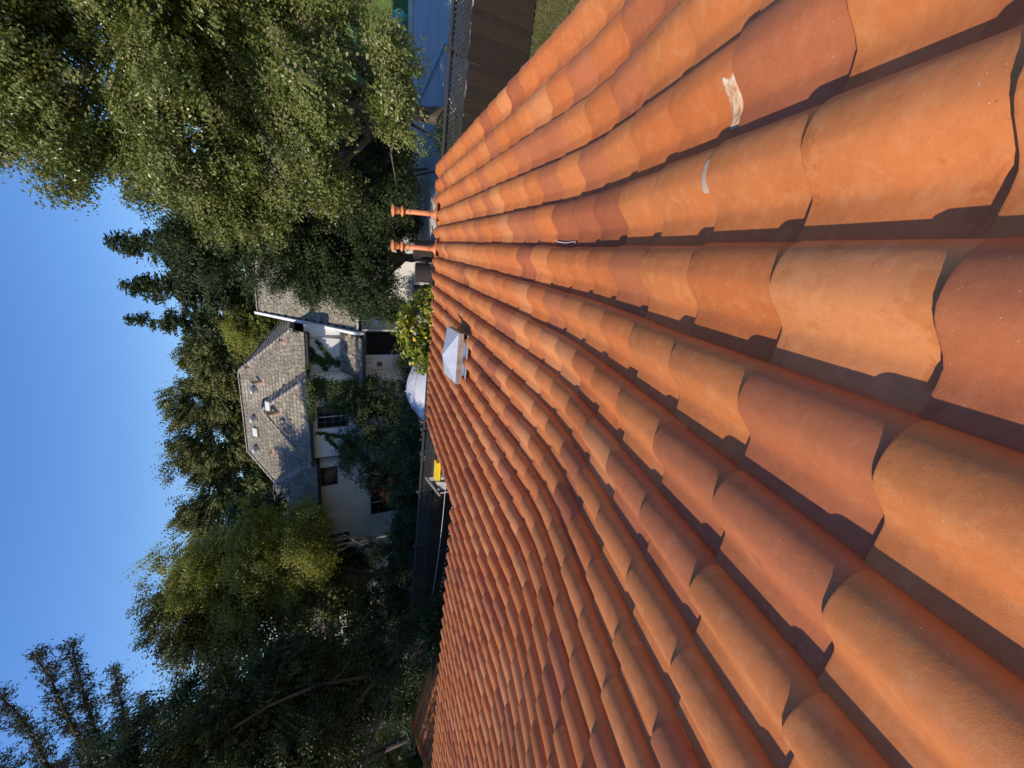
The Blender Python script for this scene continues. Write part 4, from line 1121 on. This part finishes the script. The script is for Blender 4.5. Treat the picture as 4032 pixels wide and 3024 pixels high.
# a big cedar just outside the picture whose long level boughs reach into it
def cedar():
    rg = np.random.default_rng(61); B = (-20.5, 12.2, 0)
    t = empty('cedar', B, 'tall dark cedar with long wispy level boughs against the sky', 'tree')
    tips = [(-11.3, 12.0, 11.95, .0), (-11.6, 12.3, 11.35, .0), (-12.2, 11.9, 12.75, 0), (-13.0, 12.4, 10.75, 0), (-14.2, 12.0, 10.2, 0), (-12.4, 12.8, 13.6, 0)]
    for i in range(34):
        z = rg.uniform(2.5, 16); a = rg.uniform(-1.9, 1.5) if i % 3 else rg.uniform(0, 6.28); l = rg.uniform(.55, 1) * (7.5 - .30 * abs(z - 6))
        if z > 9.3 and abs(a) < .45: continue
        tips.append((B[0] + math.cos(a) * l, B[1] + math.sin(a) * l, z, 0))
    P = []; mb = MB(); mb.tube([(0, 0, 0), (.1, .05, 6), (0, 0, 12), (0, 0, 17.5)], [.42, .32, .18, .03], 12)
    for j, (x, y, z, _) in enumerate(tips):
        tip = np.array([x - B[0], y - B[1], z]); zb = z - (.25 if j < 6 else rg.uniform(-.2, .8)); base = np.array([0, 0, max(1.0, zb)])
        L = np.linalg.norm(tip - base); ax = (tip - base) / L; side = np.cross(ax, [0, 0, 1]); side /= np.linalg.norm(side)
        pts = [Vector(base + (tip - base) * u + np.array([0, 0, .28 * math.sin(u * 3.14) * (1 if j % 2 else -.4)]) + rg.normal(0, .04, 3) * (0 < u < 1)) for u in np.linspace(0, 1, 9)]
        mb.tube(pts, [.075 * (1 - .85 * u) + .006 for u in np.linspace(0, 1, 9)], 6)
        arr = np.array([p[:] for p in pts])
        ntw = int(9 * L) + 6
        for k in range(ntw):
            u = .12 + .88 * (k + rg.random()) / ntw; q = np.array([np.interp(u, np.linspace(0, 1, 9), arr[:, d]) for d in range(3)])
            a2 = rg.uniform(0, 6.28); wd = (side * math.cos(a2) + np.array([0, 0, 1]) * math.sin(a2) * .8 + ax * rg.uniform(.2, .9)); wd /= np.linalg.norm(wd)
            wl_ = (.75 * (1 - u) + .22) * rg.uniform(.5, 1.25)
            e = q + wd * wl_ + np.array([0, 0, rg.normal(0, .06)])
            mb.tube([Vector(q), Vector((q + e) / 2 + rg.normal(0, .05, 3)), Vector(e)], [.012, .008, .003], 4, cap=False)
            m = int((80 if j < 6 else 36) * wl_ / .5) + 14
            v = rg.random(m)[:, None]; P.append(q + (e - q) * v + rg.normal(0, .075, (m, 3)))
    P = np.concatenate(P)
    V, F = leaves_from(P, .10, .30, .1, None, rg); np_mesh('crown', V, F, LEAF['cypress'], t); mb.build('trunk', M['bark'], t)
    print('cedar leaves', len(P))
cedar()
# shrubs along and behind the fence, and against the house
sh = [((-6.6, 13.2, 0), [(-6.6, 13.2, 1.2, 1.2, .8, 1.1)], 'dark', 'low dark shrub behind the fence nearest the umbrella'),
      ((-8.6, 13.4, 0), [(-8.6, 13.4, 1.5, 1.4, .9, 1.4)], 'dark', 'rounded dark shrub behind the fence beside the broken gate'),
      ((-10.6, 13.6, 0), [(-10.6, 13.6, 1.3, 1.4, .9, 1.2)], 'dark', 'tall dark shrub behind the fence between the broken gate and the cedar'),
      ((-13.2, 14.0, 0), [(-13.2, 14, 1.5, 1.8, 1.0, 1.4)], 'dark', 'wide dark shrub under the yellow-green feathery tree'),
      ((-16.6, 14.0, 0), [(-16.6, 14.0, 2.2, 1.8, 1.0, 2.0)], 'dark', 'wide dark shrub under the dark broadleaf tree'),
      ((-20, 12.8, 0), [(-20, 12.8, 2.2, 2.2, 1.0, 2.0)], 'dark', 'dark shrub at the far end of the lattice fence'),
      ((-8.2, 18.6, 0), [(-8.0, 18.2, 1.9, 1.7, .8, 1.8), (-7.3, 18.4, 3.3, 1.0, .5, .9)], 'dark', 'dark shrub climbing in front of the wing wall'),
      ((-10.2, 18.2, 0), [(-10.2, 17.9, 2.1, 1.6, .8, 1.9), (-9.5, 18.2, 3.5, 1.0, .5, .6)], 'ivy', 'leafy shrub half covering the upper wing window'),
      ((-11.6, 17.4, 0), [(-11.6, 17.4, 1.5, 1.1, .8, 1.4)], 'rusty', 'rust-brown shrub standing before the left white wall'),
      ((-5.2, 15.4, 0), [(-5.2, 15.4, 1.0, 1.0, .8, 1.0)], 'dark', 'small dark shrub on the patio behind the umbrella'),
      ((-3.1, 18.9, 0), [(-3.1, 18.9, 1.0, .7, .5, 1.0)], 'ivy', 'small leafy shrub below the right-hand window'),
      ((-12.3, 9.3, 0), [(-12.3, 9.2, 1.7, 1.1, .8, 1.7)], 'dark', 'dark shrub around the foot of the large tree inside the fence'),
      ((-14.6, 10.4, 0), [(-14.6, 10.3, 2.3, 1.4, .9, 2.0)], 'dark', 'tall dark shrub behind the garden room gable'),
      ((-28.5, 10.5, 0), [(-28.5, 10.5, 2.6, 2.6, 1.6, 2.6)], 'dark', 'big dark shrub far beyond the garden room roof'),
      ((-33.5, 14.5, 0), [(-33.5, 14.5, 3.0, 3.0, 1.8, 3.0)], 'dark', 'distant dark shrub closing the gap under the cedar'),
      ((-17.6, 10.6, 0), [(-17.6, 10.4, 1.6, 1.5, .9, 1.6)], 'dark', 'dark shrub between the garden room and the fence end'),
      ((-20.2, 9.4, 0), [(-20.2, 9.2, 1.8, 1.8, 1.2, 1.8)], 'dark', 'dark shrub behind the garden room roof'),
      ((-23, 8.4, 0), [(-23, 8.2, 2.0, 2.0, 1.3, 2.0)], 'dark', 'big dark shrub left of the garden room'),
      ((-18.8, 17.0, 0), [(-18.8, 17.4, 2.2, 1.7, .7, 2.2)], 'dark', 'tall dark shrub at the end of the left white wall'),
      ((1.0, 18.8, 0), [(1.0, 19.2, 1.1, 1.3, .6, 1.1)], 'dark', 'added dark bush covering the sunlit right white wall'),  # added bush, darkens a sunlit wall meant to be in shade
      ((3.2, 18.6, 0), [(3.2, 19.0, 1.3, 1.3, .6, 1.3)], 'dark', 'added dark bush covering the sunlit corner of the right white wall'),  # second added bush standing in for shade on the same wall
      ((3.0, 12.3, 0), [(3.0, 12.4, .7, 1.0, .5, .7)], 'dark', 'dark low shrub behind the fence by the vent pipes')]
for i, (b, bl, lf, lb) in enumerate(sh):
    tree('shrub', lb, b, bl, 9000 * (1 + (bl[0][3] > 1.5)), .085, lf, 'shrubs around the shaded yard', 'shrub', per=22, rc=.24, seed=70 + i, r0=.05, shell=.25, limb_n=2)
# ivy on the eaves and walls of the white house
def ivy(name, label, segs, n, seed):
    rg = np.random.default_rng(seed); P = []
    for (a, b, w, k) in segs:
        a, b = np.array(a), np.array(b); t = rg.random((k, 1)); q = a + (b - a) * t
        q += np.stack([rg.normal(0, w, k), -abs(rg.normal(0, .035, k)) - .03, rg.normal(0, w, k)], 1); P.append(q)
    P = np.concatenate(P); o = P.mean(0); t = empty(name, (o[0], o[1], 0), label, 'ivy')
    V, F = leaves_from(P - np.array([o[0], o[1], 0]), .085, .8, .1, np.tile([[0, -1.2, .3]], (len(P), 1)), rg)
    np_mesh('foliage', V, F, LEAF['ivy'], t)
    mb = MB()
    for (a, b, w, k) in segs:
        a, b = Vector(a), Vector(b); d = Vector((o[0], o[1], 0)); Q = [a.lerp(b, i / 6) + Vector((rg.normal(0, .04), -.02, rg.normal(0, .04))) - d for i in range(7)]
        mb.tube(Q, .010, 5)
    mb.build('stem', M['bark'], t)
ivy('wall_ivy', 'ivy growing along the gutter and over the wing wall', [((-6.4, 19.0, 5.05), (-8.4, 19.0, 5.0), .06, 2600), ((-6.6, 19.45, 4.8), (-7.4, 19.45, 3.2), .16, 2200), ((-7.2, 19.45, 4.6), (-6.8, 19.45, 2.0), .22, 3200), ((-7.6, 19.45, 4.2), (-8.0, 19.45, 2.6), .22, 2400), ((-9.3, 19.45, 4.8), (-9.7, 19.45, 3.6), .05, 240), ((-9.6, 19.45, 4.4), (-10.3, 19.45, 3.9), .05, 240)], 0, 91)
ivy('wall_ivy', 'thin ivy trails on the recessed wall above the porch roof', [((-5.0, 20.95, 4.6), (-6.3, 20.95, 3.7), .05, 420), ((-5.4, 20.95, 4.9), (-6.5, 20.95, 4.2), .06, 520), ((-5.9, 20.95, 4.95), (-6.2, 20.95, 3.5), .10, 700), ((-4.6, 20.95, 5.0), (-6.4, 20.40, 5.05), .05, 900)], 0, 92)
# spiky yucca behind the fence
yc = empty('yucca', (-9.4, 14.6, 0), 'spiky dark yucca in front of the left white wall', 'plant')
mb = MB(); mb.tube([(0, 0, 0), (.05, 0, 1.2), (0, .05, 2.3)], [.12, .10, .09], 8); mb.build('stem', M['bark'], yc)
rg = np.random.default_rng(93); mb = MB()
for i in range(90):
    a = rg.uniform(0, 6.28); e = rg.uniform(-.3, 1.4); d = Vector((math.cos(a) * math.cos(e), math.sin(a) * math.cos(e), math.sin(e))); s = d.cross(Vector((0, 0, 1))).normalized() * .022
    c = Vector((0, .05, 2.35)); L = rg.uniform(.5, .75)
    mb.add([c - s, c + s, c + d * L * .6 + s * .8, c + d * L - Vector((0, 0, .05)), c + d * L * .6 - s * .8], [(0, 1, 2, 3, 4)])
mb.build('leaves', LEAF['dark'], yc)

# the lemon tree beside the patio cover
lt = tree('lemon_tree', 'sunlit lemon tree with yellow fruit growing past the eave', (-2.15, 9.35, 0),
     [(-2.0, 9.35, 2.75, .62, .5, .58), (-2.45, 9.35, 2.5, .55, .5, .55), (-1.55, 9.4, 2.5, .45, .45, .6), (-2.1, 9.4, 2.0, .9, .6, .6), (-1.35, 9.45, 2.2, .45, .4, .6), (-2.75, 9.3, 2.3, .35, .35, .4)], 5200, .125, 'lemon', per=9, rc=.11, seed=95, r0=.06, shell=.35, limb_n=6, aspect=.48)
mb = MB(); mb.lathe([(0, -.05), (.012, -.042), (.028, -.02), (.032, 0), (.028, .02), (.012, .038), (0, .043)], (0, 0, 0), 10); LM = mb.mesh('lemon'); LM.materials.append(M['lemon'])
rg = np.random.default_rng(96)
for i in range(13):
    a = rg.uniform(3.6, 5.8); e = rg.uniform(-.5, .9); c = Vector((.05 + rg.normal(0, .28), 0, 2.55)) + Vector((math.cos(a) * math.cos(e) * .62, math.sin(a) * math.cos(e) * .52, math.sin(e) * .6))
    o = link('lemon', LM, lt); o.location = c; o.rotation_euler = (rg.normal(0, .4), rg.normal(0, .4), 0)
mb = MB()
for i in range(22):
    s = Vector((-.72, -.02, 2.0)) + Vector((rg.normal(0, .10), rg.normal(0, .1), rg.normal(0, .1))); e = s + Vector((rg.normal(-.18, .12), rg.normal(-.1, .15), rg.normal(.18, .15)))
    mb.tube([s, s.lerp(e, .5) + Vector((0, 0, .03)), e], [.009, .006, .002], 5)
mb.build('bare_twigs', M['barkpale'], lt)
